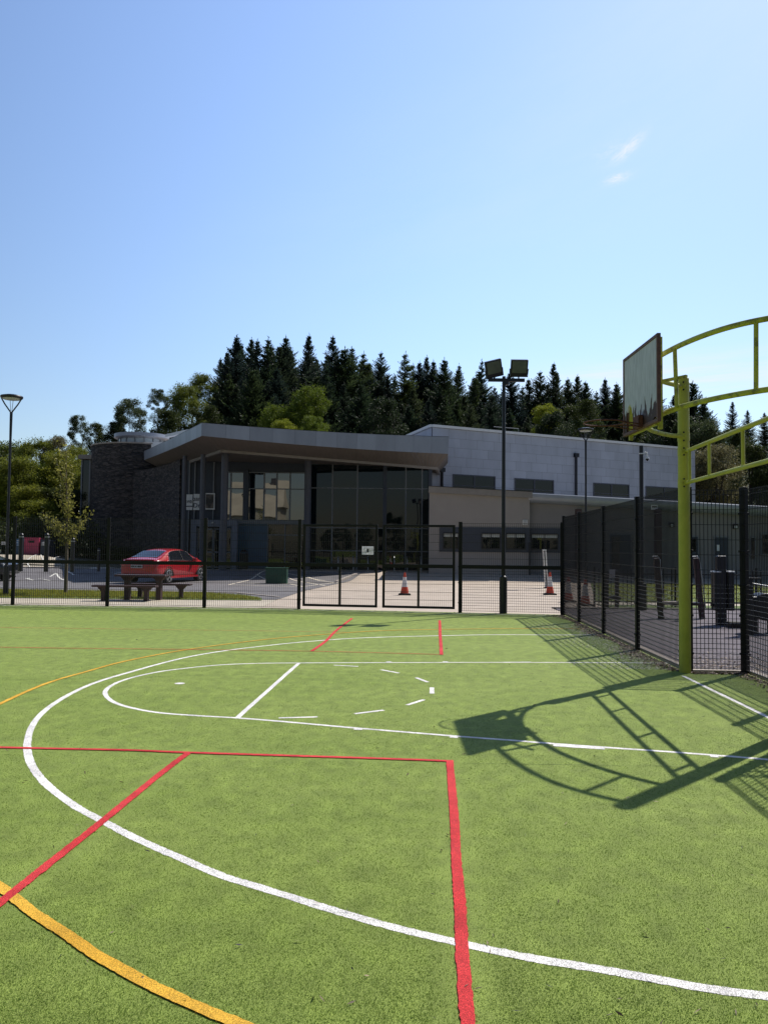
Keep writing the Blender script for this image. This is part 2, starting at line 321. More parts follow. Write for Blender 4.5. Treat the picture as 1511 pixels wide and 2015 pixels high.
# ------------------------------------------------------------------ object helpers
def tag(o, label=None, cat=None, group=None, kind=None):
    if label: o['label'] = label
    if cat: o['category'] = cat
    if group: o['group'] = group
    if kind: o['kind'] = kind
    return o
def thing(name, label, cat, loc=(0, 0, 0), rz=0.0, group=None):
    o = bpy.data.objects.new(name, None); o.empty_display_size = .2; C.objects.link(o)
    o.location = loc; o.rotation_euler = (0, 0, rz)
    return tag(o, label, cat, group)
def offs(p):
    v = Vector((0, 0, 0))
    while p is not None: v += p.location; p = p.parent
    return v
class MB:
    def __init__(s): s.v = []; s.f = []; s.sm = False
    def add(s, vs, fs):
        k = len(s.v); s.v += [tuple(map(float, a)) for a in vs]; s.f += [tuple(i+k for i in f) for f in fs]; return s
    def box(s, c, d, rz=0.0, mat=None):
        hx, hy, hz = d[0]/2, d[1]/2, d[2]/2
        vs = [Vector((x, y, z)) for z in (-hz, hz) for y in (-hy, hy) for x in (-hx, hx)]
        R = mat if mat is not None else Matrix.Rotation(rz, 3, 'Z')
        return s.add([R @ a + Vector(c) for a in vs], [(0, 2, 3, 1), (4, 5, 7, 6), (0, 1, 5, 4), (2, 6, 7, 3), (0, 4, 6, 2), (1, 3, 7, 5)])
    def beam(s, a, b, wd, ht, up=(0, 0, 1)):
        a = Vector(a); b = Vector(b); d = (b-a); l = d.length; d.normalize(); u = Vector(up)
        if abs(d.dot(u)) > .99: u = Vector((1, 0, 0))
        x = d.cross(u).normalized(); z = x.cross(d).normalized()
        vs = [p + x*(sx*wd/2) + z*(sz*ht/2) for p in (a, b) for sz in (-1, 1) for sx in (-1, 1)]
        return s.add(vs, [(0, 1, 3, 2), (4, 6, 7, 5), (0, 4, 5, 1), (2, 3, 7, 6), (0, 2, 6, 4), (1, 5, 7, 3)])
    def tube(s, pts, r, n=10, closed=False, caps=True):
        pts = [Vector(p) for p in pts]; m = len(pts); rs = r if isinstance(r, (list, tuple)) else [r]*m
        rings = []; prev = None
        for i, p in enumerate(pts):
            if closed: d = pts[(i+1) % m]-pts[i-1]
            else: d = pts[min(i+1, m-1)]-pts[max(i-1, 0)]
            d.normalize()
            if prev is None:
                u = Vector((0, 0, 1)) if abs(d.z) < .9 else Vector((1, 0, 0))
                x = d.cross(u).normalized()
            else: x = (prev - d*prev.dot(d)).normalized()
            prev = x; y = d.cross(x)
            rings.append([p + (x*math.cos(2*PI*k/n) + y*math.sin(2*PI*k/n))*rs[i] for k in range(n)])
        vs = [a for g in rings for a in g]; fs = []
        for i in range(m if closed else m-1):
            j = (i+1) % m
            for k in range(n): fs.append((i*n+k, i*n+(k+1) % n, j*n+(k+1) % n, j*n+k))
        if caps and not closed: fs += [tuple(range(n))[::-1], tuple(range((m-1)*n, m*n))]
        return s.add(vs, fs)
    def cyl(s, c, r, h, n=20, r2=None):
        c = Vector(c); return s.tube([c, c+Vector((0, 0, h))], [r, r if r2 is None else r2], n)
    def quad(s, a, b, c, d): return s.add([a, b, c, d], [(0, 1, 2, 3)])
    def slab(s, pts, t, axis=(0, 0, 1)):          # polygon with thickness t along axis
        ax = Vector(axis)*t; n = len(pts); vs = [Vector(p) for p in pts]; vs += [p+ax for p in vs]
        fs = [tuple(range(n))[::-1], tuple(range(n, 2*n))] + [(i, (i+1) % n, (i+1) % n+n, i+n) for i in range(n)]
        return s.add(vs, fs)
    def build(s, name, mat, parent=None, label=None, smooth=None, bevel=0.0, sub=0):
        me = bpy.data.meshes.new(name); o = offs(parent)
        vs = [(a[0]-o.x, a[1]-o.y, a[2]-o.z) for a in s.v] if parent is not None else s.v
        me.from_pydata(vs, [], s.f); me.update()
        bm = bmesh.new(); bm.from_mesh(me); bmesh.ops.recalc_face_normals(bm, faces=bm.faces); bm.to_mesh(me); bm.free()
        ob = bpy.data.objects.new(name, me); C.objects.link(ob); me.materials.append(MT[mat] if isinstance(mat, str) else mat)
        if parent is not None: ob.parent = parent
        if label: ob['label'] = label
        if smooth or (smooth is None and s.sm):
            for p in me.polygons: p.use_smooth = True
            try: me.set_sharp_from_angle(angle=math.radians(38))
            except Exception: pass
        if bevel:
            md = ob.modifiers.new('bevel', 'BEVEL'); md.width = bevel; md.segments = 2; md.limit_method = 'ANGLE'
        if sub:
            md = ob.modifiers.new('sub', 'SUBSURF'); md.levels = sub; md.render_levels = sub
        return ob
def npmesh(name, V, Fq, mat, parent=None, smooth=False):
    """V (n,3), Fq (m,k) -> object"""
    me = bpy.data.meshes.new(name); V = np.asarray(V, np.float32); Fq = np.asarray(Fq, np.int32)
    if parent is not None: V = V - np.array(offs(parent), np.float32)
    k = Fq.shape[1]
    me.vertices.add(len(V)); me.vertices.foreach_set('co', V.ravel())
    me.loops.add(Fq.size); me.loops.foreach_set('vertex_index', Fq.ravel())
    me.polygons.add(len(Fq)); me.polygons.foreach_set('loop_start', np.arange(0, Fq.size, k, dtype=np.int32))
    me.update(calc_edges=True); me.validate()
    o = bpy.data.objects.new(name, me); C.objects.link(o); me.materials.append(MT[mat])
    if parent is not None: o.parent = parent
    return o
def dup(root, loc, rz=0.0, scale=None, label=None, group=None):
    r = root.copy(); C.objects.link(r); r.location = loc; r.rotation_euler = (0, 0, rz)
    if scale is not None: r.scale = scale
    if label: r['label'] = label
    if group: r['group'] = group
    for ch in list(root.children):
        c = ch.copy(); C.objects.link(c); c.parent = r
        for g in ch.children:
            d = g.copy(); C.objects.link(d); d.parent = c
    return r
def text(name, s, size, mat, parent, pos, right=(1, 0, 0), up=(0, 0, 1), ext=.004, align='CENTER'):
    cu = bpy.data.curves.new('t', 'FONT'); cu.body = s; cu.size = size; cu.extrude = ext; cu.align_x = align; cu.align_y = 'CENTER'
    to = bpy.data.objects.new('t', cu); C.objects.link(to)
    bpy.context.view_layer.update()
    me = bpy.data.meshes.new_from_object(to.evaluated_get(bpy.context.evaluated_depsgraph_get()))
    bpy.data.objects.remove(to); r = Vector(right).normalized(); u = Vector(up); n = r.cross(u)
    o = bpy.data.objects.new(name, me); C.objects.link(o); me.materials.clear(); me.materials.append(MT[mat])
    base = Vector(pos) - offs(parent)
    for v in me.vertices: v.co = base + r*v.co.x + u*v.co.y + n*v.co.z
    o.parent = parent
    return o

# ================================================================== THE GROUND
def sheet(name, mat, rows, off, cols=14, kind='structure', label=None):
    """rows of (y, x_left, x_right), draped over the terrain"""
    V = []; Fc = []
    for y, xl, xr in rows:
        for i in range(cols+1):
            x = xl+(xr-xl)*i/cols; V.append((x, y, H(x, y)+off))
    n = cols+1
    for j in range(len(rows)-1):
        for i in range(cols): Fc.append((j*n+i, j*n+i+1, (j+1)*n+i+1, (j+1)*n+i))
    o = npmesh(name, V, Fc, mat)
    return tag(o, label, None, None, kind)
def frange(a, b, s):
    r = []; x = a
    while x < b-1e-6: r.append(x); x += s
    r.append(b); return r
xs = np.array([-900, -500, -300, -220, -160] + list(range(-120, 121, 4)) + [160, 220, 300, 500, 900], float)
ys = np.array([-600, -300, -150, -60, -20, 10, 30] + list(np.arange(34, 66, 1.0)) + list(range(68, 150, 4)) + [170, 220, 300, 450, 700, 1500], float)
XX, YY = np.meshgrid(xs, ys); ZZ = hgt(XX, YY)-.02
nx = len(xs); idx = np.arange(len(ys)*nx).reshape(len(ys), nx)
Fq = np.stack([idx[:-1, :-1], idx[:-1, 1:], idx[1:, 1:], idx[1:, :-1]], -1).reshape(-1, 4)
keep = ys[Fq[:, 0]//nx] < 62
tag(npmesh('ground', np.stack([XX, YY, ZZ], -1).reshape(-1, 3), Fq[keep], 'ground'), kind='structure')
tag(npmesh('hill', np.stack([XX, YY, ZZ], -1).reshape(-1, 3), Fq[~keep], 'forest'), kind='structure')

FA = G(27, 1190); FM = G(590, 1199.5); FC = G(1108, 1210)
FA = Vector((-9.76, 20.95, 0)); FM = Vector((-2.16, 20.50, 0)); FC = Vector((4.42, 19.54, 0)); FL = Vector((-20.5, 21.5, 0))
PF = Vector((3.985, 10.53, 0)); PN = Vector((3.76, 7.22, 0))
RB = Vector((4.76, 10.5, 0)); RN = Vector((4.55, 7.05, 0)); SE = Vector((3.60, 4.4, 0)); SE2 = Vector((3.45, 1.9, 0)); SE3 = Vector((3.2, -.6, 0))
# turf of the court, its outline running just under the fence line
turf = [(-24, -14), (3.2, -14), (3.2, -.6), (3.45, 1.9), (3.60, 4.4), (3.74, 7.02), (4.60, 7.05), (4.80, 10.52), (4.02, 10.55), (4.45, 19.60), (-2.16, 20.60), (-9.76, 21.05), (-24, 21.8)]
mb = MB(); mb.slab([(x, y, -.03) for x, y in turf], .03)
tag(mb.build('turf_court', 'turf'), kind='structure')

def ribbon(name, px, width, mat, z, jit=.0016, step=.02, world=False, closed=False):
    pts = [Vector(p) for p in px] if world else [G(*p) for p in px]
    # smooth resample
    P = []
    if len(pts) > 3 and not world:
        q = [2*pts[0]-pts[1]] + pts + [2*pts[-1]-pts[-2]]
        for i in range(1, len(q)-2):
            n = max(2, int((q[i+1]-q[i]).length/step))
            for k in range(n):
                t = k/n; a, b, c, d = q[i-1], q[i], q[i+1], q[i+2]
                P.append(.5*((2*b)+(c-a)*t+(2*a-5*b+4*c-d)*t*t+(3*b-a-3*c+d)*t**3))
        P.append(pts[-1])
        for _ in range(8): P = [P[0]] + [(P[i-1]+P[i]*2+P[i+1])/4 for i in range(1, len(P)-1)] + [P[-1]]
    else:
        for a, b in zip(pts, pts[1:]):
            n = max(2, int((b-a).length/step)); P += [a.lerp(b, k/n) for k in range(n)]
        P.append(pts[-1])
    V = []; n = len(P); w1 = w2 = 0
    for i, p in enumerate(P):
        d = (P[min(i+1, n-1)]-P[max(i-1, 0)]); d.z = 0; d.normalize(); nn = Vector((-d.y, d.x, 0))
        w1 = w1*.95+RNG.normal()*.0003; w2 = w2*.95+RNG.normal()*.0003
        a = width/2+w1+RNG.normal()*jit; b = width/2+w2+RNG.normal()*jit
        V += [tuple(p+nn*a+Vector((0, 0, z))), tuple(p-nn*b+Vector((0, 0, z)))]
    Fc = [(2*i, 2*i+1, 2*i+3, 2*i+2) for i in range(n-1)]
    return V, Fc
def lines(name, mat, items, z, jit=.0035):
    V = []; Fc = []
    for i, (p, wd) in enumerate(items):
        v, f = ribbon(name, p, wd, mat, z, jit); k = len(V)
        V += v; Fc += [tuple(a+k for a in g) for g in f]
        z += .000085
    mb = MB(); mb.add(V, Fc); return tag(mb.build(name, mat), kind='structure')
W1 = [(1180, 1249), (1090, 1249.5), (1000, 1249), (910, 1250), (720, 1255), (600, 1263), (503, 1273), (443, 1280.5), (382, 1290.5), (327, 1303), (262, 1321), (201, 1339), (156, 1357), (116, 1379), (83, 1404), (63, 1431), (55, 1460), (56.5, 1487), (68, 1514), (90.5, 1542), (121, 1567), (156, 1591), (201, 1615), (251.5, 1641.6), (312, 1670), (372, 1695.5), (432.6, 1722), (503, 1744), (578.5, 1767.6), (654, 1791), (729.4, 1813), (800, 1832), (891, 1852.5), (961.5, 1869), (1052, 1887), (1178, 1907), (1279, 1925.5), (1405, 1948), (1511, 1961), (1600, 1972)]
W2 = [(1340, 1305.5), (1270, 1304.5), (1000, 1303.5), (760, 1304), (593.5, 1304.6), (503, 1305.6), (427.5, 1309), (352, 1316.7), (302, 1324), (251.5, 1336), (221, 1348.4), (207.5, 1361), (213, 1373.5), (231, 1384.6), (266.6, 1394.6), (317, 1403), (392, 1408.7), (468, 1413), (568, 1421), (703, 1433), (900, 1449), (1013, 1457.5), (1120, 1466), (1294, 1478), (1440, 1489), (1511, 1495), (1640, 1505)]
dashes = [((657, 1309), (705, 1311.5)), ((750, 1318), (785, 1324.6)), ((818.6, 1333.6), (841.6, 1342.5)), ((801, 1387.6), (834, 1377)), ((698, 1404.8), (755, 1397.6)), ((549, 1413), (625, 1411))]
white = [(W1, .056), (W2, .047), ([(468, 1412), (588, 1305)], .05), ([(1343, 1330), (1400, 1358), (1450, 1382), (1511, 1412), (1580, 1446)], .05)]
white += [(d, .047) for d in dashes] + [([(849.5, 1353), (849.5, 1365)], .05), ([(1120-130, 1303.6), (1045, 1303.2)], .07), ([(1088, 1467), (1189, 1473.5)], .062)]
for p in ((765, 1302.6), (876, 1302.4)): white.append(([(p[0]-5, p[1]), (p[0]+5, p[1])], .06))
for p in ((705, 1434.5), (893, 1450), (1404, 1488)): white.append(([(p[0]-8, p[1]), (p[0]+8, p[1]+.7)], .07))
white.append(([Vector((-24, 21.35, 0)), Vector((-9.76, 20.72, 0)), Vector((-2.16, 20.22, 0)), Vector((4.2, 19.32, 0))], .05))
def wl(items, nm, mat, z):
    V = []; Fc = []
    for p, wd in items:
        v, f = ribbon(nm, p, wd, mat, z, world=isinstance(p[0], Vector)); k = len(V); V += v; Fc += [tuple(a+k for a in g) for g in f]; z += .00008
    return V, Fc
V, Fc = wl(white, 'white', 'white', .0015)
c = G(354, 1345.3); k = len(V); V += [(c.x+.058*math.cos(a*PI/8)*(1+.05*RNG.normal()), c.y+.055*math.sin(a*PI/8), .0040) for a in range(16)]
mb = MB(); mb.add(V, Fc); mb.add(V[k:], [tuple(range(16))]); tag(mb.build('white_court_lines', 'white'), kind='structure')
Y1 = [(0, 1386), (90.5, 1346), (176, 1320.7), (251.5, 1300.6), (367, 1279), (503, 1261), (600, 1251.6), (737.7, 1242), (861.6, 1239), (1037, 1237), (1150, 1238)]
Y1 = [(-90, 1432)] + Y1
Y2 = [(-60, 1710), (-20, 1733), (0, 1745), (30, 1769), (65, 1797), (126, 1837), (176, 1873), (226, 1902), (302, 1943), (377, 1978), (453, 2010), (520, 2036)]
V, Fc = wl([(Y1, .048), (Y2, .055)], 'yellow', 'yellow', .0056)
mb = MB(); mb.add(V, Fc); tag(mb.build('yellow_court_lines', 'yellow'), kind='structure')
red = [([(-250, 1463), (0, 1471.5), (251.5, 1477), (367, 1481.7), (760, 1494), (892, 1499)], .045), ([(370, 1483), (327, 1515), (201, 1618), (0, 1779), (-60, 1826)], .053),
       ([(885, 1500), (893, 1601), (898.5, 1702), (905, 1782), (907.5, 1852), (913, 1928), (921, 2015), (926, 2070)], .054),
       ([(-200, 1266), (0, 1274), (352, 1278.3), (613.6, 1282), (871, 1288.5)], .028), ([(-200, 1230), (0, 1235), (302, 1239), (649, 1243.8), (680, 1244.3)], .018),
       ([(613.8, 1281.6), (641, 1262), (662, 1241), (693, 1217)], .055), ([(868.5, 1289), (866, 1250), (865, 1221)], .055)]
V, Fc = wl(red, 'red', 'red', .0060)
mb = MB(); mb.add(V, Fc); tag(mb.build('red_court_lines', 'red'), kind='structure')
# the glued seams of the turf rolls
V, Fc = wl([([(-100, 1340), (600, 1325), (1050, 1335)], .006), ([(910, 1502), (1330, 1508)], .006), ([(0, 1222), (600, 1226)], .006)], 'seam', 'rubber', .002)
mb = MB(); mb.add(V, Fc); tag(mb.build('turf_seams', 'lawn'), kind='structure')

# car park, plaza, paths and verges outside the fence
def tr(y): return np.interp(y, [23.4, 29, 35, 42], [-3.25, -2.9, -2.0, -1.0])
FY = lambda x: float(np.interp(x, [-24, -9.76, -2.16, 4.42], [21.8, 21.06, 20.61, 19.62]))
rows = [(y, -8.0, 4.6 if y < 22 else max(6.3, .25*y+.4)) for y in frange(19.66, 50, .5)]
V = []
sheet('paved_plaza', 'plaza', rows, -.006, 30)
sheet('path', 'path', [(y, -60, -3.2) for y in frange(20.6, 24.2, .6)], -.001, 12)
sheet('car_park', 'tarmac', [(y, -60, float(tr(y))) for y in frange(24.0, 43.2, .4)], .004, 50)
sheet('far_path', 'path', [(y, -60, -15.5) for y in frange(43.2, 46.4, .4)], .002, 30)
sheet('far_tarmac', 'path', [(y, -60, -17.0) for y in frange(47.0, 49.6, .4)], .003, 30)
def kerb(name, pts, wd=.14, ht=.11, mat='kerb'):
    mb = MB()
    for a, b in zip(pts, pts[1:]):
        za = H(*a)+ht/2-.04; zb = H(*b)+ht/2-.04; mb.beam((a[0], a[1], za), (b[0], b[1], zb), wd, ht+.04)
    return tag(mb.build(name, mat, bevel=.01), kind='structure')
kerb('kerb', [(-60, 27.9), (-12, 27.9), (-5, 27.2), (-3.3, 25.2)], .12, .05)
kerb('kerb', [(-60, 43.3), (-40, 43.3), (-16, 43.3)], .14, .1)
kerb('kerb', [(-2.2, 37.0), (-1.3, 41.3), (-6, 43.0), (-15.5, 43.3)], .14, .06)
sheet('verge_soil', 'lawn', [(y, -60, x) for y, x in ((23.6, -3.6), (24.4, -3.7), (25.2, -4.0), (26.2, -4.6), (27.2, -6), (27.85, -12))], .012, 40)
def px_lines(name, mat, segs, wd, z0=None):
    mb = MB()
    for a, b in segs:
        p = G(*a); q = G(*b)
        for _ in range(4): p = G(a[0], a[1], H(p.x, p.y)); q = G(b[0], b[1], H(q.x, q.y))
        n = max(1, int((q-p).length/.8))
        for i in range(n):
            u = p.lerp(q, i/n); v = p.lerp(q, (i+1)/n); d = (v-u); d.z = 0; d.normalize(); s = Vector((-d.y, d.x, 0))*wd/2
            zu = H(u.x, u.y)+.009; zv = H(v.x, v.y)+.009
            mb.quad((u.x+s.x, u.y+s.y, zu), (u.x-s.x, u.y-s.y, zu), (v.x-s.x, v.y-s.y, zv), (v.x+s.x, v.y+s.y, zv))
    return tag(mb.build(name, mat), kind='structure')
px_lines('bay_markings', 'markr', [((450, 1151), (523, 1134.5)), ((450, 1151), (592, 1155)), ((523, 1134.5), (640, 1143)), ((505, 1138), (600, 1155)), ((470, 1147), (590, 1150)), ((567, 1146), (655, 1147)), ((560, 1139), (640, 1153)), ((605, 1140), (668, 1148)), ((592, 1155), (668, 1146))], .10)
def c0(x, y): return (x/6.044, 1000+y/6.044)
bay = [[(180, 765), (240, 787), (330, 777)], [(180, 762), (325, 745), (470, 730)], [(320, 745), (380, 772), (440, 762)], [(475, 730), (530, 752), (575, 742)], [(310, 835), (400, 858)], [(330, 840), (360, 832)], [(455, 838), (545, 832)], [(520, 848), (600, 862)], [(600, 825), (670, 812), (760, 856)], [(530, 800), (640, 790)], [(630, 742), (720, 730)], [(0, 928), (80, 932)], [(830, 780), (960, 770), (1110, 762)], [(1110, 762), (1190, 740), (1280, 762)], [(930, 868), (1330, 882)], [(1350, 820), (1500, 812)], [(800, 805), (880, 820), (1000, 822)]]
segs = []
for b in bay:
    for a, q in zip(b, b[1:]): segs.append((c0(*a), c0(*q)))
px_lines('bay_markings', 'mark', segs, .09)

# right of the side fence: rubber surface, path and lawn
def fx(y): return float(np.interp(y, [-.6, 1.9, 4.4, 7.02, 7.06, 10.5, 10.56, 19.6, 26], [3.2, 3.45, 3.6, 3.76, 4.57, 4.78, 4.0, 4.44, 5.0]))
sheet('rubber_play_surface', 'soft', [(y, fx(y)+.06, 34) for y in list(frange(-.6, 7.0, 1)) + [7.05, 7.08] + list(frange(8, 10.5, .5)) + [10.53, 10.58] + list(frange(11, 21.6, .8))], .0, 20)
sheet('lawn', 'lawn', [(y, max(6.3, .25*y+.4), 60) for y in frange(21.9, 38.2, .5)], .003, 30)
sheet('garden_path', 'path', [(y, 6.3, 60) for y in frange(23.3, 24.6, .65)], .008, 30)
sheet('wall_foot_paving', 'path', [(y, .25*y+.4, 60) for y in frange(38.2, 44, .5)], .002, 30)
kerb('kerb', [(4.52, 19.6), (4.07, 10.6)], .10, .06)
kerb('kerb', [(4.04, 10.62), (4.83, 10.58)], .10, .05)
kerb('kerb', [(4.85, 10.5), (4.63, 7.1)], .10, .06)
kerb('kerb', [(3.8, 6.98), (3.68, 4.4), (3.52, 1.9)], .10, .06)
kerb('kerb', [(4.6, 21.75), (34, 21.75)], .10, .05)
kerb('kerb', [(-22, 21.86), (-9.76, 21.14), (-2.16, 20.7)], .08, .03)

# ================================================================== FENCES
def wires(A, B, z0, z1, hz, dv=.05, r=.0034, rh=.0038):
    mb = MB(); A = Vector(A); B = Vector(B); d = B-A; l = d.length; n = max(2, int(l/dv)); u = d.normalized()
    nrm = Vector((-u.y, u.x, 0))
    for i in range(n+1):
        p = A+d*(i/n); mb.box((p.x, p.y, (z0+z1)/2), (2*r, 2*r, z1-z0), math.atan2(u.y, u.x))
    for z in hz:
        for s in (-1, 1):
            o = nrm*(s*(r+rh)); mb.beam((A.x+o.x, A.y+o.y, z), (B.x+o.x, B.y+o.y, z), 2*rh, 2*rh)
    return mb
def hz(z0, zr, z1, lo, hi=.2):
    a = [z0+.01]; 
    while a[-1]+lo < zr-.02: a.append(a[-1]+lo)
    b = [zr]
    while b[-1]+hi < z1: b.append(b[-1]+hi)
    return a + b + [z1-.008]
def post(mb, p, ztop, w=.08, d=.06, rz=0.0, z0=-.1):
    mb.box((p[0], p[1], (ztop+z0)/2), (w, d, ztop-z0), rz); mb.box((p[0], p[1], ztop+.006), (w+.006, d+.006, .012), rz)
def fence_run(name, label, cat, P, tops, zr, lo, posts_w=.08, rail=True, group=None, wr=.0034):
    root = thing(name, label, cat, P[0], 0, group)
    for i, (a, b) in enumerate(zip(P, P[1:])):
        z1 = (tops[i]+tops[i+1])/2
        wires(a, b, .04, z1, hz(.04, zr, z1, lo), r=wr, rh=wr*(.95 if wr > .0035 else 1.0)).build('mesh_panel', 'fencew', root)
        if rail:
            m = MB(); m.beam((a[0], a[1]-.045, zr), (b[0], b[1]-.045, zr), .05, .095); m.build('rail', 'fence', root)
    for i, p in enumerate(P):
        q = P[min(i+1, len(P)-1)]; o = P[max(i-1, 0)]; rz = math.atan2(q[1]-o[1], q[0]-o[0])
        m = MB(); post(m, (p[0], p[1]+.0), tops[i]+.02, posts_w, .06, rz)
        for zz in (.25, .75, zr, 1.6, 2.1): m.box((p[0]+.0, p[1], zz), (posts_w+.02, .085, .03), rz)
        m.build('post', 'fence', root, bevel=.004)
    return root
def onfar(px, y=1205):
    g = G(px, y); t = g.x/g.y; 
    for a, b in ((FL, FA), (FA, FM), (FM, FC)):
        # x = t*y on the segment
        den = (b.x-a.x)-t*(b.y-a.y)
        if abs(den) < 1e-9: continue
        s = (t*a.y-a.x)/den
        if -1e-3 <= s <= 1.001: return a.lerp(b, s)
    return FC.lerp(FM, 0)
fl = [Vector((-19.6, 21.47, 0)), Vector((-17.1, 21.32, 0)), Vector((-14.65, 21.2, 0)), Vector((-12.2, 21.08, 0)), onfar(25), onfar(211), onfar(402), onfar(588)]
fence_run('mesh_fence', 'long black mesh fence with a mid rail, before the car park and picnic bench', 'fence', fl, [2.30]*7+[2.28], 1.15, .2)
fr = [onfar(905), onfar(1106)]
fence_run('mesh_fence', 'short black mesh fence panel with close wires at its foot, right of the gates', 'fence', fr, [2.24, 2.24], 1.15, .066, .09)
def gate(a, b, px_mid, label, sign=False):
    root = thing('gate_leaf', label, 'gate', a, 0, 'gate leaves in the far fence')
    d = (b-a); u = d.normalized(); rz = math.atan2(u.y, u.x); z0, zr, z1 = .09, 1.15, 2.19
    m = MB(); ins = u*.03
    for p in (a+ins, b-ins): m.box((p.x, p.y, (z0+z1)/2), (.06, .05, z1-z0), rz)
    for z in (z0+.03, z1-.03): m.beam((a.x+ins.x*2, a.y+ins.y*2, z), (b.x-ins.x*2, b.y-ins.y*2, z), .05, .06)
    m.build('frame', 'fence', root, bevel=.004)
    m = MB(); m.beam((a.x, a.y-.01, zr), (b.x, b.y-.01, zr), .06, .09); m.build('rail', 'fence', root)
    c = a.lerp(b, .5+px_mid); m = MB(); m.box((c.x, c.y, (z0+zr)/2), (.055, .045, zr-z0), rz); m.build('mid_bar', 'fence', root)
    wires(a+ins*2, b-ins*2, z0+.05, z1-.05, [.3, .5, .7, .9, 1.35, 1.55, 1.75, 1.95]).build('mesh_panel', 'fencew', root)
    return root
g1a, g1b = onfar(596), onfar(742); g2a, g2b = onfar(752), onfar(894)
for p in (g1a, g1b, g2a, g2b): p.y -= .08
gl = gate(g1a, g1b, -.0, 'black mesh gate leaf with a white notice on it, left of the pair')
gr = gate(g2a, g2b, 0, 'black mesh gate leaf without a notice, in front of the nearer-centre traffic cone')
m = MB(); c = g1b+Vector((-.06, -.05, 1.05)); m.box(c, (.05, .06, .12)); m.build('latch', 'fence', gl, bevel=.004)
m = MB(); c = g2a+Vector((.06, -.05, 1.05)); m.box(c, (.05, .06, .12)); m.build('latch', 'fence', gr, bevel=.004)
# the notice
nl = PLN(712.5, 1075, g1a, g1b); nr = PLN(735, 1091.5, g1a, g1b)
sg = thing('notice', 'small white printed notice tied to the left gate leaf', 'notice', (nl.x, nl.y-.05, nr.z))
m = MB(); m.box(((nl.x+nr.x)/2, (nl.y+nr.y)/2-.035, (nl.z+nr.z)/2), (nr.x-nl.x, .006, nl.z-nr.z)); m.build('board', 'notice', sg)
m = MB(); cx = (nl.x+nr.x)/2; cy = (nl.y+nr.y)/2-.040
for i, zz in enumerate(np.linspace(nl.z-.04, nr.z+.04, 6)):
    for q in range(5): 
        if RNG.random() < .8: m.box((cx+(q-2)*.05+.005*RNG.normal(), cy, zz), (.022+.02*RNG.random(), .002, .008))
m.box((cx, cy, (nl.z+nr.z)/2), (.05, .003, .09)); m.build('print', 'ink', sg)
# side fence
P = [FC, Vector((4.34, 17.65, 0)), Vector((4.23, 15.30, 0)), Vector((4.09, 12.83, 0)), PF+Vector((.03, .16, 0))]
fence_run('side_fence', 'long black mesh fence running back from the yellow post to the far corner', 'fence', P, [2.40, 2.41, 2.42, 2.44, 2.45], 1.15, .066, .09, rail=False, wr=.0036)
P = [PF+Vector((.06, .03, 0)), RB, Vector((4.655, 8.75, 0)), RN, PN+Vector((.08, -.16, 0))]
fence_run('goal_recess_fence', 'black mesh fence boxed outwards behind the yellow goal frame', 'fence', P, [2.42]*5, 1.15, .066, .09, rail=False, wr=.0036)
P = [PN+Vector((.0, -.24, 0)), Vector((3.60, 4.45, 0)), Vector((3.45, 1.95, 0)), Vector((3.2, -.55, 0))]
fence_run('side_fence', 'near stretch of black mesh fence, only its shadow falling into the lower right', 'fence', P, [2.42]*4, 1.15, .066, .09, rail=False, wr=.0036)

# ================================================================== GOAL FRAME WITH BASKETBALL BOARD
gf = thing('basketball_goal', 'tall yellow steel goal frame with curved arms carrying a worn basketball board', 'goal frame', PF)
for p, tp in ((PF, 3.90), (PN, 3.90)):
    m = MB(); m.cyl((p.x, p.y, -.1), .074, tp+.1, 24); m.cyl((p.x, p.y, tp), .074, .012, 24, .06); m.build('post', 'yel', gf, smooth=True)
ZL, ZU = 3.12, 3.79
low = [PN+Vector((-.06, .02, 0)), Vector((3.52, 7.50, 0)), Vector((3.29, 7.95, 0)), Vector((3.17, 8.30, 0)), Vector((3.09, 8.58, 0)), Vector((3.07, 8.95, 0)), Vector((3.11, 9.35, 0)), Vector((3.24, 9.75, 0)), Vector((3.48, 10.12, 0)), Vector((3.75, 10.38, 0)), PF+Vector((-.05, -.05, 0))]
def crv(P, z, n=6):
    q = [2*P[0]-P[1]] + P + [2*P[-1]-P[-2]]; o = []
    for i in range(1, len(q)-2):
        for k in range(n):
            t = k/n; a, b, c, d = q[i-1], q[i], q[i+1], q[i+2]
            o.append(.5*((2*b)+(c-a)*t+(2*a-5*b+4*c-d)*t*t+(3*b-a-3*c+d)*t**3))
    o.append(P[-1]); return [Vector((p.x, p.y, z)) for p in o]
arcL = [(1511, 765.4), (1486.7, 769.8), (1443, 776), (1399, 785), (1366, 792.8), (1333, 801), (1311.4, 809), (1292, 819)]
arcU = [(1511, 626), (1486.7, 631), (1454, 637), (1421, 646), (1388, 657), (1355, 670), (1326.8, 684.3), (1311.4, 690.5), (1293, 703)]
vl = [G(a, b, ZL) for a, b in arcL]; vu = [G(a, b, ZU) for a, b in arcU]
for v_ in vl+vu: v_.z = 0
def soft(P, n=3):
    for _ in range(n): P = [P[0]]+[(P[i-1]+P[i]*2+P[i+1])/4 for i in range(1, len(P)-1)]+[P[-1]]
    return P
low = soft([PN+Vector((-.05, .02, 0))]+vl)+[Vector((3.05, 8.98, 0)), Vector((3.11, 9.38, 0)), Vector((3.24, 9.75, 0)), Vector((3.48, 10.12, 0)), Vector((3.75, 10.38, 0)), PF+Vector((-.05, -.05, 0))]
m = MB(); m.tube(crv(low, ZL), .029, 12); m.build('curved_arm', 'yelold', gf, smooth=True)
m = MB(); m.tube(crv(soft([PN+Vector((-.05, .03, 0))]+vu), ZU), .029, 12); m.build('curved_arm', 'yelold', gf, smooth=True)
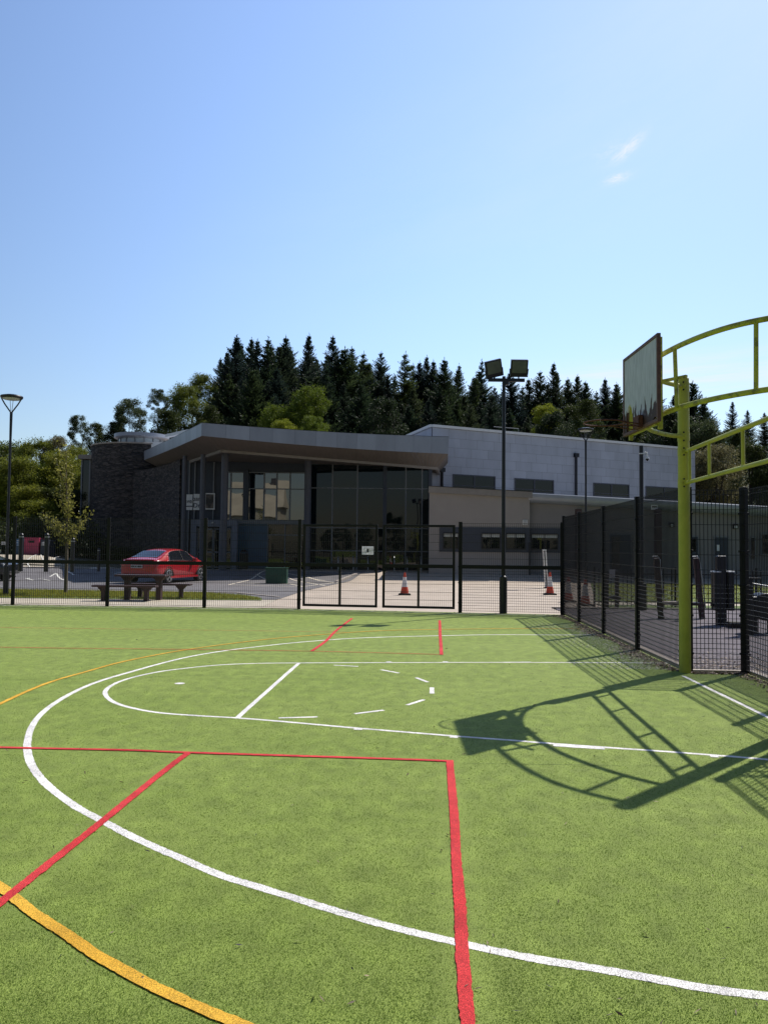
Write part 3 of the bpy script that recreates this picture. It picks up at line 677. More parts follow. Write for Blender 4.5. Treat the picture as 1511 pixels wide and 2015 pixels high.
m = MB(); m.tube(crv([Vector((3.09, 9.35, 0)), Vector((3.30, 9.80, 0)), Vector((3.57, 10.17, 0)), PF+Vector((-.05, -.05, 0))], ZU), .031, 12); m.build('curved_arm', 'yelold', gf, smooth=True)
for (x, y), (x2, y2) in ((tuple(vl[1].xy), tuple(vu[1].xy)), (tuple(G(1331, 801.5, ZL).xy), tuple(vu[6].xy)), ((3.29, 9.80), (3.29, 9.80))):
    m = MB(); m.tube([(x, y, ZL), (x2, y2, ZU)], .022, 10); m.build('rung', 'yelold', gf, smooth=True)
for y in (8.64, 9.54):
    m = MB(); m.box((2.975 if y > 9 else 3.015, y, 3.44), (.045, .05, 1.02)); m.build('board_upright', 'yelold', gf, bevel=.004)
m = MB(); m.beam((2.985, 8.64, 3.62), (2.985, 9.54, 3.62), .035, .04); m.beam((2.99, 8.64, 3.45), (3.19, 8.33, 3.45), .03, .03); m.beam((2.99, 9.54, 3.62), (3.29, 9.80, 3.62), .03, .03)
m.build('cross_brace', 'yelold', gf)
m = MB(); m.beam((2.985, 8.66, ZL-.12), (2.985, 9.52, ZL-.12), .035, .04); m.build('cross_brace', 'yelold', gf)
for z in (2.92, 2.50):
    m = MB(); m.tube([(PN.x, PN.y+.05, z), ((PN.x+PF.x)/2, (PN.y+PF.y)/2, z), (PF.x+.012, PF.y-.05, z)], .026, 12); m.build('crossbar', 'yel', gf, smooth=True)
for t in (.075, .30, .62, .93):
    q = PF.lerp(PN, t); m = MB(); m.tube([(q.x, q.y, 2.50), (q.x, q.y, 2.92)], .02, 10); m.build('rung', 'yel', gf, smooth=True)
for z in (3.79, 3.12, 2.92, 2.5):
    m = MB()
    m.cyl((PF.x, PF.y, z-.055), .079, .11, 24)
    for a in (-2.2, -1.6): m.cyl((PF.x+.08*math.cos(a), PF.y+.08*math.sin(a), z-.014), .016, .028, 8)
    m.build('clamp', 'yel', gf, smooth=True)
for z in (3.84, 3.74, 3.17, 3.06, 2.96, 2.87, 2.55, 2.45):
    m = MB(); m.tube([(PF.x+.068*math.cos(-1.9), PF.y+.068*math.sin(-1.9), z), (PF.x+.092*math.cos(-1.9), PF.y+.092*math.sin(-1.9), z)], .012, 8); m.build('bolt', 'rubber', gf)
bp_ = [(8.45, 3.02), (8.53, 3.05), (8.60, 3.02), (9.28, 3.02), (9.30, 3.20), (9.34, 3.29), (9.40, 3.34), (9.47, 3.31), (9.52, 3.22), (9.54, 3.02), (9.61, 3.02), (9.61, 3.90), (8.45, 3.90)]
m = MB(); m.slab([(2.919, y, z) for y, z in bp_], .022, (1, 0, 0)); m.build('backboard', 'board', gf)
m = MB()
for y in (8.435, 9.625): m.box((2.93, y, 3.46), (.04, .035, .955))
for z in (3.00, 3.92): m.box((2.93, 9.03, z), (.04, 1.155, .035))
m.build('board_edge', 'edge', gf, bevel=.003)
rc = Vector((2.50, 9.0, 3.05)); m = MB()
m.tube([rc+Vector((.228*math.cos(2*PI*i/36), .228*math.sin(2*PI*i/36), 0)) for i in range(36)], .009, 8, closed=True)
hp = m.build('hoop', 'rustd', gf, smooth=True)
m = MB(); m.box((2.885, 9.0, 3.06), (.05, .20, .14)); m.tube([rc+Vector((.19, .125, 0)), (2.88, 9.08, 3.03)], .008, 6); m.tube([rc+Vector((.19, -.125, 0)), (2.88, 8.92, 3.03)], .008, 6)
m.tube([rc+Vector((.1, .2, 0)), (2.88, 9.10, 2.99)], .007, 6); m.tube([rc+Vector((.1, -.2, 0)), (2.88, 8.90, 2.99)], .007, 6); m.build('hoop_bracket', 'rustd', hp)

# ================================================================== LAMPS, POLES
def street_lamp(loc, hh, label, base_box=True, r=.045):
    t = thing('street_lamp', label, 'street lamp', loc, 0, 'pole lamps with a flat round head'); x, y, z = loc
    m = MB(); m.cyl((x, y, z-.1), r*1.05, hh*.86-.3, 16, r*.8); m.build('pole', 'pole', t, smooth=True)
    if base_box:
        m = MB(); m.cyl((x, y, z-.1), .085, 1.0, 20); m.cyl((x, y, z+.9), .085, .05, 20, .05); m.build('base_sleeve', 'pole', t, smooth=True)
    zt = z+hh; R = .34; zy = z+hh*.86-.42 if False else zt-.56
    for s in (-1, 1):
        m = MB(); m.tube([(x, y, zy-.02), (x+s*.05, y, zy+.06), (x+s*R*.62, y, zt-.28), (x+s*R*.9, y, zt-.12), (x+s*R*.96, y, zt-.07)], .022, 8); m.build('yoke_arm', 'pole', t, smooth=True)
    m = MB(); m.cyl((x, y, z+hh*.86-.45), r*.85, zy-(z+hh*.86-.45)+.03, 14, r); m.build('neck', 'pole', t, smooth=True)
    m = MB(); m.cyl((x, y, zt-.10), R*.93, .05, 32, R); m.cyl((x, y, zt-.05), R, .03, 32, R*.96); m.cyl((x, y, zt-.02), R*.96, .04, 32, R*.5); h = m.build('lamp_head', 'pole', t, smooth=True)
    m = MB(); m.cyl((x, y, zt-.135), R*.7, .03, 28, R*.82); m.build('lens', 'lamplens', h, smooth=True)
    m = MB()
    for s in (-.05, .05): m.tube([(x+s*.3, y, zy), (x+s, y, zt-.13)], .008, 6)
    m.build('stem', 'steel', t)
    return t
b = G(13, 1171); top = D(20.5, 778, b.y)
street_lamp((b.x-.02, b.y, 0), top.z, 'tall black lamp at the left edge, standing on the grass verge')
p = D(1152, 900, 35); street_lamp((p.x, 35, 0), D(1152, 843, 35).z, 'black lamp standing beyond the side fence, in front of the pale upper wall', r=.05)
# floodlight mast
b = G(990, 1208); b.y += .16; bx, by = b.x+.02, b.y
t = thing('floodlight_mast', 'black mast with two square floodlights, standing beside the short fence panel', 'floodlight', (bx, by, 0))
m = MB(); m.cyl((bx, by, .8), .052, 5.15, 18, .042); m.build('mast', 'pole', t, smooth=True)
m = MB(); m.cyl((bx, by, -.1), .095, 1.0, 22); m.cyl((bx, by, .9), .095, .04, 22, .055); m.build('base_sleeve', 'pole', t, smooth=True)
zc = D(998, 748, by).z
m = MB(); m.beam((bx-.40, by, zc), (bx+.52, by, zc), .07, .08); m.cyl((bx+.06, by, zc-.12), .06, .14, 14); m.build('crossarm', 'pole', t)
for px_, py_, tilt, yaw in ((971, 725, -.27, .12), (1021, 724, 0.0, 0.0)):
    c = D(px_, py_, by-.05)
    R = Matrix.Rotation(yaw, 3, 'Z') @ Matrix.Rotation(tilt, 3, 'Y').transposed().transposed() @ Matrix.Rotation(-.5, 3, 'X')
    R = Matrix.Rotation(tilt, 3, 'Y') @ Matrix.Rotation(yaw, 3, 'Z') @ Matrix.Rotation(.42, 3, 'X')
    m = MB(); m.box(c, (.43, .09, .42), mat=R)
    bc = c+R @ Vector((0, .09, 0)); m.box(bc, (.30, .10, .28), mat=R); fl_ = m.build('floodlight', 'pole', t, bevel=.01)
    m = MB(); m.box(c+R @ Vector((0, -.048, .03)), (.36, .008, .30), mat=R); m.build('lens', 'lens', fl_)
    m = MB(); m.tube([c+R @ Vector((-.23, 0, -.02)), c+R @ Vector((-.23, .0, -.22)), c+R @ Vector((.23, 0, -.22)), c+R @ Vector((.23, 0, -.02))], .014, 6)
    m.tube([c+R @ Vector((0, 0, -.22)), (c.x, by, zc)], .02, 6); m.build('bracket', 'pole', fl_)
# camera pole
b = D(1262.5, 1199, 21.4); zt = D(1262, 877, 21.4).z
t = thing('camera_pole', 'slim dark pole with a white dome camera near its top, beyond the side fence', 'camera pole', (b.x, b.y, 0))
m = MB(); m.cyl((b.x, b.y, -.1), .055, zt+.1, 16); m.build('pole', 'pole', t, smooth=True)
m = MB(); m.box((b.x, b.y, .35), (.20, .16, .72)); m.build('cabinet', 'pole', t, bevel=.01)
zc = D(1268, 893, 21.4).z; m = MB()
m.tube([(b.x+.05, b.y-.02, zc), (b.x+.09, b.y-.04, zc+.04), (b.x+.13, b.y-.05, zc+.03), (b.x+.145, b.y-.05, zc-.06), (b.x+.145, b.y-.05, zc-.1)], .018, 8); m.box((b.x, b.y-.05, zc), (.16, .03, .03))
m.cyl((b.x+.145, b.y-.05, zc-.14), .055, .05, 16, .04); k = m.build('camera_bracket', 'whitem', t, smooth=True)
m = MB(); m.tube([(b.x+.145, b.y-.05, zc-.13), (b.x+.145, b.y-.05, zc-.17), (b.x+.145, b.y-.05, zc-.20)], [.045, .038, .012], 14); m.build('dome', 'rubber', k, smooth=True)

# ================================================================== CONES, POST, BOLLARDS, BINS
def cone(p, label, hh=.76, tilt=0):
    t = thing('traffic_cone', label, 'traffic cone', p, 0, 'traffic cones'); x, y, z = p
    m = MB(); m.box((x, y, z+.02), (.42, .42, .04)); m.box((x, y, z+.045), (.34, .34, .02)); m.build('base', 'rubber', t, bevel=.01)
    R = lambda q: .14+(.028-.14)*q
    m = MB(); m.tube([(x, y, z+.05), (x, y, z+hh)], [R(0), R(1)], 22); m.build('body', 'orange', t, smooth=True)
    m = MB(); m.tube([(x, y, z+hh*.36), (x, y, z+hh*.80)], [R(.34)+.004, R(.79)+.004], 22, caps=False); m.build('reflective_sleeve', 'conew', t, smooth=True)
    return t
def gpt(px, py):
    p = G(px, py)
    for _ in range(5): p = G(px, py, H(p.x, p.y))
    return p
cone(gpt(796, 1170.5), 'orange and white cone on the sandy plaza behind the right gate leaf')
cone(gpt(1081.5, 1170), 'orange and white cone beside the leaning white post', .80)
p = D(1118, 1183, 24.4); p.z = 0; cone(p, 'dull cone seen through the side fence, nearest to its far corner')
p = D(1151, 1191, 22.9); p.z = 0; cone(p, 'dull cone seen through the side fence, between two of its posts', .76)
a = gpt(1075.5, 1157); tp = D(1070.5, 1081.5, a.y)
t = thing('white_post', 'tall slim white post leaning slightly, next to a traffic cone', 'post', a)
m = MB(); m.beam((a.x, a.y, -.05), tp, .15, .07, up=(0, 1, 0)); m.build('shaft', 'whitem', t, bevel=.008)
m = MB(); m.beam((a.x-.005, a.y-.042, .02), (tp.x-.005, tp.y-.042, tp.z-.04), .035, .012, up=(0, 1, 0)); m.build('groove', 'pole', t)
m = MB(); m.box((a.x, a.y, .02), (.24, .2, .03)); m.build('foot', 'pole', t, bevel=.005)
for i, (px_, py_) in enumerate(((41, 1117), (91.5, 1118), (143, 1119), (194.5, 1120))):
    p = gpt(px_, py_)
    t = thing('bollard', ['black bollard in front of the gap left of the red bank', 'black bollard in front of the right side of the red bank', 'black bollard just right of the young tree', 'black bollard in the tower shade, rightmost of the row'][i], 'bollard', p, 0, 'bollards along the car park edge')
    m = MB(); m.cyl((p.x, p.y, p.z-.1), .06, 1.02, 18); m.cyl((p.x, p.y, p.z+.92), .06, .04, 18, .03); m.build('shaft', 'pole', t, smooth=True)
    m = MB(); m.cyl((p.x, p.y, p.z+.84), .063, .03, 18); m.build('collar', 'steel', t, smooth=True)
# recycling banks on the bank beyond the path
Yb = 50.5
def bank(pxl, pxr, pyt, pyb, mat, label, slot=True, name='recycling_bank'):
    a = D(pxl, pyb, Yb); b = D(pxr, pyt, Yb); w_ = b.x-a.x; h_ = b.z-a.z
    t = thing(name, label, 'recycling bank', (a.x+w_/2, Yb, a.z)); cx = a.x+w_/2
    m = MB(); m.box((cx, Yb+.5, a.z+h_/2-.25), (w_, 1.0, h_+.5)); m.build('body', mat, t, bevel=.03)
    m = MB(); m.box((cx, Yb+.5, b.z+.02), (w_+.05, 1.05, .06)); m.build('lid', mat, t, bevel=.02)
    if slot:
        m = MB(); m.box((cx+.0, Yb-.012, b.z-h_*.18), (w_*.4, .03, h_*.13)); m.build('slot', 'rubber', t)
        m = MB(); m.box((cx+.0, Yb-.03, b.z-h_*.1), (w_*.44, .06, .03)); m.build('hood', mat, t)
    return t
bank(47.5, 77, 1060, 1093, 'pink', 'red recycling bank with a slot at the top, under the trees')
bank(30, 44, 1062, 1093, 'navy', 'dark bank with a pale blue notice, left of the red one')
bank(80, 97, 1064, 1093, 'dpanel', 'dark bank with a small white notice, right of the red one')
for (x0, x1, y0, y1, mt, lb) in ((32, 43, 1061.5, 1074.5, 'blueb', 'pale blue notice on the bank left of the red one'), (83, 95, 1066.5, 1073.5, 'paper', 'white notice on the bank right of the red one'), (3, 13, 1066, 1072, 'paper', 'small white notice at the far left under the trees')):
    a = D(x0, y1, Yb-.06); b = D(x1, y0, Yb-.06); t = thing('notice', lb, 'notice', a)
    m = MB(); m.box(((a.x+b.x)/2, Yb-.05, (a.z+b.z)/2), (b.x-a.x, .03, b.z-a.z)); m.build('board', mt, t)
    m = MB()
    for q in range(3): m.box(((a.x+b.x)/2, Yb-.068, b.z-.08-q*.1*(b.z-a.z)/.3), ((b.x-a.x)*.7, .004, .025))
    m.build('print', 'ink' if mt == 'paper' else 'paper', t)
# green utility cabinet
a = gpt(522.5, 1148.5); b = D(565, 1118.5, a.y)
t = thing('utility_cabinet', 'low dark green metal cabinet standing on the car park edge', 'cabinet', ((a.x+b.x)/2, a.y, 0))
wc = b.x-a.x; hc = b.z; cx = (a.x+b.x)/2
m = MB(); m.box((cx, a.y+.2, hc/2), (wc, .4, hc)); m.build('body', 'green', t, bevel=.012)
m = MB(); m.box((cx, a.y+.18, hc+.012), (wc+.05, .46, .03)); m.build('lid', 'green', t, bevel=.006)
for s in (-1, 1):
    m = MB(); m.box((cx+s*wc*.245, a.y-.008, hc*.5), (wc*.46, .018, hc*.86))
    for q in range(5): m.box((cx+s*wc*.245, a.y-.02, hc*.3+q*.08), (wc*.34, .008, .02))
    for q in range(7): m.box((cx+s*wc*.245+(q-3)*wc*.06, a.y-.022, hc*.5), (.012, .01, hc*.8))
    d_ = m.build('door', 'green', t, bevel=.004)
# picnic bench
pc = gpt(273, 1182); 
t = thing('picnic_bench', 'dark brown picnic bench on the path behind the left fence', 'picnic bench', (0, 0, 0))
def plank(mb, c, l, wd, th, z):
    mb.box((c[0], c[1], z), (l, wd, th))
def seatslab(x, y):
    m = MB()
    for q in range(3): plank(m, (x, y+(q-1)*.105), 1.85, .10, .055, .425)
    m.build('seat', 'plum', t, bevel=.012)
    for s in (-1, 1):
        m = MB(); m.box((x+s*.62, y, .20), (.11, .16, .40))
        m.slab([(x+s*.62-.055, y-.08, .40), (x+s*.62-.17, y-.08, .40), (x+s*.62-.055, y-.08, .27)], .16, (0, 1, 0)); m.slab([(x+s*.62+.055, y-.08, .40), (x+s*.62+.17, y-.08, .40), (x+s*.62+.055, y-.08, .27)], .16, (0, 1, 0))
        m.build('leg', 'plum', t, bevel=.008)
seatslab(-.33, -.62); seatslab(.33, .62)
m = MB()
for q in range(5): plank(m, (0, (q-2)*.15), 1.5, .14, .055, .715)
m.build('tabletop', 'plum', t, bevel=.014)
for s in (-1, 1):
    m = MB(); m.box((s*.47, 0, .345), (.15, .22, .69))
    for q in (-1, 1): m.slab([(s*.47+q*.075, -.11, .69), (s*.47+q*.2, -.11, .69), (s*.47+q*.075, -.11, .56)], .22, (0, 1, 0))
    m.build('leg', 'plum', t, bevel=.01)
t.location = (pc.x, pc.y+.45, 0); t.rotation_euler = (0, 0, math.radians(-1))

# ================================================================== GYM EQUIPMENT BEYOND THE SIDE FENCE
def at(px, py, z=0): return G(px, py, z)
t = thing('fitness_bench', 'outdoor fitness frame of two leaning posts with hooked handles and a low padded bar', 'gym equipment', at(1340, 1217))
Yg = at(1300, 1217).y
for px0, px1 in ((1290, 1300), (1368, 1381)):
    tp = D(px0, 1098, Yg); bt = D(px1, 1217, Yg)
    m = MB(); m.beam((bt.x, Yg, -.03), tp, .13, .09, up=(0, 1, 0)); m.build('post', 'plum', t, bevel=.02)
    m = MB(); m.tube([(bt.x+.06, Yg-.05, .25), (tp.x+.07, Yg-.05, tp.z-.03), (tp.x+.02, Yg-.05, tp.z+.04), (tp.x-.10, Yg-.05, tp.z+.03)], .014, 8); m.build('handle', 'steel', t, smooth=True)
a = D(1300, 1187, Yg); b = D(1372, 1189, Yg)
m = MB(); m.beam(a, b, .30, .05); m.build('padded_bar', 'plum', t, bevel=.015)
m = MB(); m.beam(a+Vector((0, -.05, .04)), b+Vector((0, -.05, .04)), .12, .025); m.build('bar_cover', 'seat', t, bevel=.01)
Yp = at(1418, 1230).y
t = thing('fitness_station', 'dark outdoor fitness station with a central column and two white-capped foot boxes', 'gym equipment', at(1418, 1230))
cx = at(1418, 1230).x
m = MB(); m.box((cx, Yp, .74), (.20, .16, 1.52)); m.build('column', 'pole', t, bevel=.02)
for s, px_ in ((-1, 1406.5), (1, 1433.5)):
    q = D(px_, 1126, Yp); z1 = q.z; z0 = D(px_, 1201, Yp).z
    m = MB(); m.box((q.x, Yp-.02, (z0+z1)/2), (.13, .22, z1-z0)); m.build('foot_box', 'pole', t, bevel=.015)
    m = MB(); m.box((q.x, Yp-.02, z1+.012), (.15, .22, .03)); m.build('cap', 'whitem', t, bevel=.008)
    m = MB(); m.box((cx+s*.14, Yp-.01, z0+.12), (.16, .08, .06)); m.build('arm', 'pole', t)
q = at(1449, 1236); t = thing('step_box', 'low black step box on the rubber surface beside the tall fence post', 'gym equipment', q)
m = MB(); m.box((q.x, q.y+.15, .10), (.30, .34, .05)); m.build('tread', 'rubber', t, bevel=.01)
m = MB(); m.box((q.x, q.y+.15, .04), (.22, .26, .1)); m.build('foot', 'pole', t, bevel=.008)
q = at(1479, 1250); t = thing('fitness_cycle', 'dark outdoor exercise machine with a big housing at the right edge behind the fence', 'gym equipment', q)
m = MB(); m.box((q.x, q.y+.1, .52), (.10, .12, 1.08)); m.build('column', 'pole', t, bevel=.015)
m = MB(); m.box((q.x+.05, q.y+.1, 1.08), (.34, .14, .03)); m.build('cap', 'rubber', t, bevel=.01)
m = MB(); m.box((q.x+.42, q.y+.45, .52), (.62, .34, .40)); m.tube([(q.x+.42, q.y+.26, .52), (q.x+.42, q.y+.64, .52)], .27, 24); m.build('housing', 'pole', t, bevel=.03)
m = MB(); m.tube([(q.x+.1, q.y+.3, .98), (q.x+.4, q.y+.3, .93), (q.x+.75, q.y+.3, .86)], .018, 8); m.build('handlebar', 'steel', t, smooth=True)
for s in (-.2, .2):
    m = MB(); m.box((q.x+.42+s, q.y+.45, .15), (.08, .3, .34)); m.build('leg', 'pole', t, bevel=.01)
q = at(1203, 1196); q = Vector((q.x, q.y, 0)); t = thing('fitness_rack', 'dark fitness unit with a small white instruction plate, behind the side fence', 'gym equipment', q)
for s in (-.13, .13):
    m = MB(); m.box((q.x+s, q.y, .5), (.09, .1, 1.05)); m.build('upright', 'pole', t, bevel=.01)
zz = D(1203, 1129, q.y).z
m = MB(); m.box((q.x, q.y-.065, zz), (.15, .02, .24)); m.build('instruction_plate', 'paper', t)
m = MB(); m.box((q.x, q.y+.02, .28), (.45, .3, .09)); m.build('footplate', 'pole', t, bevel=.01)
# railings round the lawn
Yr = 22.6; t = thing('garden_railing', 'low black vertical-bar railing between the rubber surface and the lawn', 'railing', (6.0, Yr, 0))
m = MB(); x = 6.0
while x < 20:
    m.box((x, Yr, .53), (.016, .016, 1.04)); m.cyl((x, Yr, 1.05), .016, .03, 6, .004); x += .115
m.build('bars', 'fence', t)
for z in (.14, .93):
    m = MB(); m.box((13, Yr, z), (14, .04, .012+.02)); m.build('rail', 'fence', t)
for x in np.arange(6, 20.1, 2.3):
    m = MB(); m.box((x, Yr+.03, .55), (.05, .05, 1.16)); m.build('post', 'fence', t)

# ================================================================== THE BUILDING
eb = thing('entrance_block', 'glass fronted entrance block under a wide sloping grey canopy roof', 'building', (-3, 47, 0))
K = D(397.4, 832, 37.6); K2 = D(397.4, 857.5, 37.6)
Lp = D(284, 888, 54); L2 = D(284, 905, 54)
Rp = D(883, 859.6, 45.5); R2 = D(881.6, 893, 45.5)
T = D(436.8, 885.5, 41.0); TL = D(323, 926, 54); TR = D(860, 920.5, 46.9)
def fasc(A, A2, B, B2, n, sag):
    o = []
    for i in range(n+1):
        t = i/n; s = -sag*4*t*(1-t); p = A.lerp(B, t); q = A2.lerp(B2, t); p.z += s; q.z += s; o.append((p, q))
    return o
fr_ = fasc(K, K2, Rp, R2, 12, .10); fl2 = fasc(Lp, L2, K, K2, 14, .04)
m = MB()
for F_ in (fl2, fr_):
    for (a, a2), (b, b2) in zip(F_, F_[1:]):
        d = (b-a); d.z = 0; d.normalize(); g = d*.006
        m.add([a+g, b-g, b2-g, a2+g], [(0, 1, 2, 3)])
m.build('fascia', 'zinc', eb)
m = MB()                                                     # joints lie just behind the panels
for F_ in (fl2, fr_):
    for (a, a2), (b, b2) in zip(F_, F_[1:]):
        v = Vector((0, .03, -.01)); m.add([a+v, b+v, b2+v+Vector((0, 0, .02)), a2+v+Vector((0, 0, .02))], [(0, 1, 2, 3)])
m.build('fascia_backing', 'cladgap', eb)
BR = Vector((4.6, 57, Rp.z+.1)); BL = Vector((-11.5, 64, Lp.z+.05))
top = [p for p, q in fl2] + [p for p, q in fr_[1:]] + [BR, BL]
cen = sum(top, Vector())/len(top)
m = MB(); n = len(top); m.add([p+Vector((0, 0, .02)) for p in top]+[cen+Vector((0, 0, .02))], [(i, (i+1) % n, n) for i in range(n)]); m.build('roof', 'zinc', eb)
m = MB()
ra = D(330, 858, 50); rb = D(385, 846, 46); m.beam(ra, rb, .3, .18); m.build('roof_upstand', 'whitem', eb)
# end faces of the canopy on the right
R3 = Vector((Rp.x+.5, 52, Rp.z)); R4 = Vector((R2.x+.5, 52, R2.z)); m = MB(); m.add([Rp, R3, R4, R2], [(0, 1, 2, 3)]); m.build('fascia', 'zinc', eb)
TL2 = TL; m = MB()
nS = 14
low_l = [TL.lerp(T, i/nS) for i in range(nS+1)]; low_r = [T.lerp(TR, i/12) for i in range(13)]
for U_, Lo in ((fl2, low_l), (fr_, low_r)):
    for i in range(len(Lo)-1): m.add([U_[i][1], U_[i+1][1], Lo[i+1], Lo[i]], [(0, 1, 2, 3)])
TR3 = Vector((TR.x+.45, 52, TR.z)); m.add([R2, R4, TR3, TR], [(0, 1, 2, 3)])
m.build('soffit', 'soffit', eb)
# thin shadow gaps between the soffit boards on the right return
m = MB()
for (a, b, c, d) in ((R2, fr_[10][1], TR, low_r[11]),):
    for q in range(1, 9):
        t = q/9; p0 = a.lerp(b, t*1.2); p1 = c.lerp(d, t*1.2); v = Vector((0, -.012, -.012)); m.beam(p0+v, p1+v, .015, .01)
m.build('soffit_joints', 'cladgap', eb)
m = MB(); m.beam(TL, T, .16, .24); m.beam(T, TR, .16, .24); m.beam(TR+Vector((0, .1, 0)), TR3, .16, .24); m.build('edge_beam', 'trim', eb)
m = MB(); zc = .02
und = [TL, T, TR, TR3, Vector((4.2, 56.5, 6.6)), Vector((-11.5, 58, 6.75))]
ce = sum(und, Vector())/6; m.add([p+Vector((0, 0, .0)) for p in und]+[ce], [(i, (i+1) % 6, 6) for i in range(6)]); m.build('ceiling', 'soffit', eb)
# columns
for px_, Y_, r_ in ((439.5, 42.6, .19), (397, 43.8, .15), (360.5, 45.2, .12), (604, 45.2, .20)):
    p = D(px_, 1100, Y_); g0 = H(p.x, Y_)
    zt = 6.75
    m = MB(); m.cyl((p.x, Y_, g0-.2), r_, zt-g0+.2, 24); m.build('column', 'column', eb, smooth=True)
# right glazed front
GA = Vector((-4.62, 47.0, 0)); GB = Vector((2.74, 47.0, 0)); gtop = 6.55; gb = .25
def glazing(A, B, z0, z1, mull, trans, name='glazing', mw=.07, md=.10, mat='glass'):
    d = (B-A); d.z = 0; u = d.normalized(); nrm = Vector((u.y, -u.x, 0)); m = MB()
    xs_ = sorted(mull); xs2 = [A]+[PLN(x, 1000, A, B) for x in xs_]+[B]; zs = [z0]+sorted(trans)+[z1]
    for a, b in zip(xs2, xs2[1:]):
        for za, zb in zip(zs, zs[1:]):
            j = Vector((RNG.normal()*.002, RNG.normal()*.002, 0)); k = RNG.normal()*.006; k2 = RNG.normal()*.004
            m.add([(a.x, a.y+k, za), (b.x, b.y+k2, za), (b.x, b.y-k, zb), (a.x, a.y-k2, zb)], [(0, 1, 2, 3)])
    g = m.build(name, mat, eb); m = MB()
    for a in xs2[0:]:
        c = a+nrm*.03; m.box((c.x, c.y, (z0+z1)/2), (mw, md, z1-z0), math.atan2(u.y, u.x))
    for z in zs:
        c = nrm*.028; m.beam((A.x+c.x, A.y+c.y, z), (B.x+c.x, B.y+c.y, z), .09, .055)
    m.build('mullions', 'mull', g); return g
zt1 = PLN(700, 961, GA, GB).z; zt2 = PLN(700, 1039, GA, GB).z
glazing(GA, GB, gb, gtop, [654, 703, 757, 798, 830], [zt2, zt1, 1.4])
m = MB(); c = PLN(757, 1000, GA, GB); m.box((c.x, 46.85, 3.4), (.22, .25, 6.4)); c = PLN(843, 1000, GA, GB); m.box((2.72, 46.9, 3.4), (.2, .3, 6.4)); m.build('glazing_fin', 'dpanel', eb)
# recessed left glazing and lobby
GY = 47.05
QA = Vector((-12.1, GY, 0)); QB = Vector((-4.66, GY, 0))
def q(px, py): return PLN(px, py, QA, QB)
z930 = q(520, 930).z; z1023 = q(520, 1023.5).z; zmid = q(520, 962).z
a = q(447, 1000); b = QB
glazing(Vector((a.x, GY, 0)), b, z1023, z930, [454, 484, 519.5, 544.5, 570.5], [zmid], mw=.08, mat='glass2')
m = MB(); c = q(484, 1000); m.box((c.x, GY-.1, (z930+z1023)/2), (.30, .2, z930-z1023+.3)); m.build('glazing_fin', 'dpanel', eb)
m = MB(); m.box(((a.x+b.x)/2, GY+.1, (z930+6.9)/2+.05), (b.x-a.x, .1, 6.9-z930+.1)); m.build('bulkhead', 'dpanel', eb)
m = MB(); m.box(((a.x+b.x)/2, GY-.1, z1023-.12), (b.x-a.x, .25, .22)); m.build('transom_beam', 'mull', eb)
c = q(528, 1000); m = MB(); m.box(((a.x+c.x)/2, GY, (z1023-.2)/2), (c.x-a.x, .1, z1023-.2)); m.build('blue_panel', 'navy', eb)
glazing(Vector((c.x, GY, 0)), b, .2, z1023-.23, [562], [2.3], mw=.06, mat='wglass')
# wall behind the signs (between the tower and the corner column)
m = MB(); m.box(((QA.x+a.x)/2, GY+.15, 3.4), (a.x-QA.x, .1, 7.2)); m.build('dark_wall', 'dpanel', eb)
for px_ in (372, 383, 420, 436):
    c = q(px_, 1000); m = MB(); m.box((c.x, GY+.03, 3.3), (.07, .14, 6.6)); m.build('wall_post', 'mull', eb)
# return wall between recess and front glazing
# lobby portal with doors
PY = 45.7
PA = Vector((-11.4, PY, 0)); PB = Vector((-8.3, PY, 0))
def pq(px, py): return PLN(px, py, PA, PB)
x0 = pq(377, 1022); x1 = pq(468, 1022); zt = x0.z; g0 = .28
m = MB()
def pbox(pa, pb, z0, z1, dp=.4, y=45.7): 
    A_ = pq(pa, 1000); B_ = pq(pb, 1000); m.box(((A_.x+B_.x)/2, y+dp/2, (z0+z1)/2), (B_.x-A_.x, dp, z1-z0))
pbox(377, 387.5, g0-.3, zt); pbox(433, 441, g0-.3, zt); pbox(457, 468, g0-.3, zt); pbox(387.5, 433, pq(400, 1036).z, zt); pbox(441, 457, pq(450, 1036).z, zt)
m.build('lobby_portal', 'portal', eb, bevel=.01)
m = MB(); A_ = pq(387, 1000); B_ = pq(434, 1000); m.box(((A_.x+B_.x)/2, PY+.55, (g0+pq(400, 1036).z)/2), (B_.x-A_.x, .05, pq(400, 1036).z-g0)); A_ = pq(441, 1000); B_ = pq(457, 1000); m.box(((A_.x+B_.x)/2, PY+.55, 1.3), (B_.x-A_.x, .05, 2.4)); m.build('lobby_recess', 'dpanel', eb)
def door(pa, pb, label=None):
    A_ = pq(pa, 1000); B_ = pq(pb, 1000); zt_ = pq(pa, 1039).z; y = PY+.25
    m = MB()
    for x in (A_.x, B_.x): m.box((x, y, (g0+zt_)/2), (.08, .06, zt_-g0))
    for z in (g0+.1, 1.25, zt_-.05): m.box(((A_.x+B_.x)/2, y, z), (B_.x-A_.x, .06, .09))
    d_ = m.build('door', 'mull', eb); m = MB(); m.box(((A_.x+B_.x)/2, y, (g0+zt_)/2), (B_.x-A_.x, .015, zt_-g0)); m.build('pane', 'glass', d_)
door(404, 419); door(420.5, 432.5); door(389, 403); door(443, 455)
m = MB(); c = pq(419, 1028.5); m.box((c.x, PY-.05, c.z), (.14, .08, .09)); m.build('wall_lamp', 'lamplens', eb)
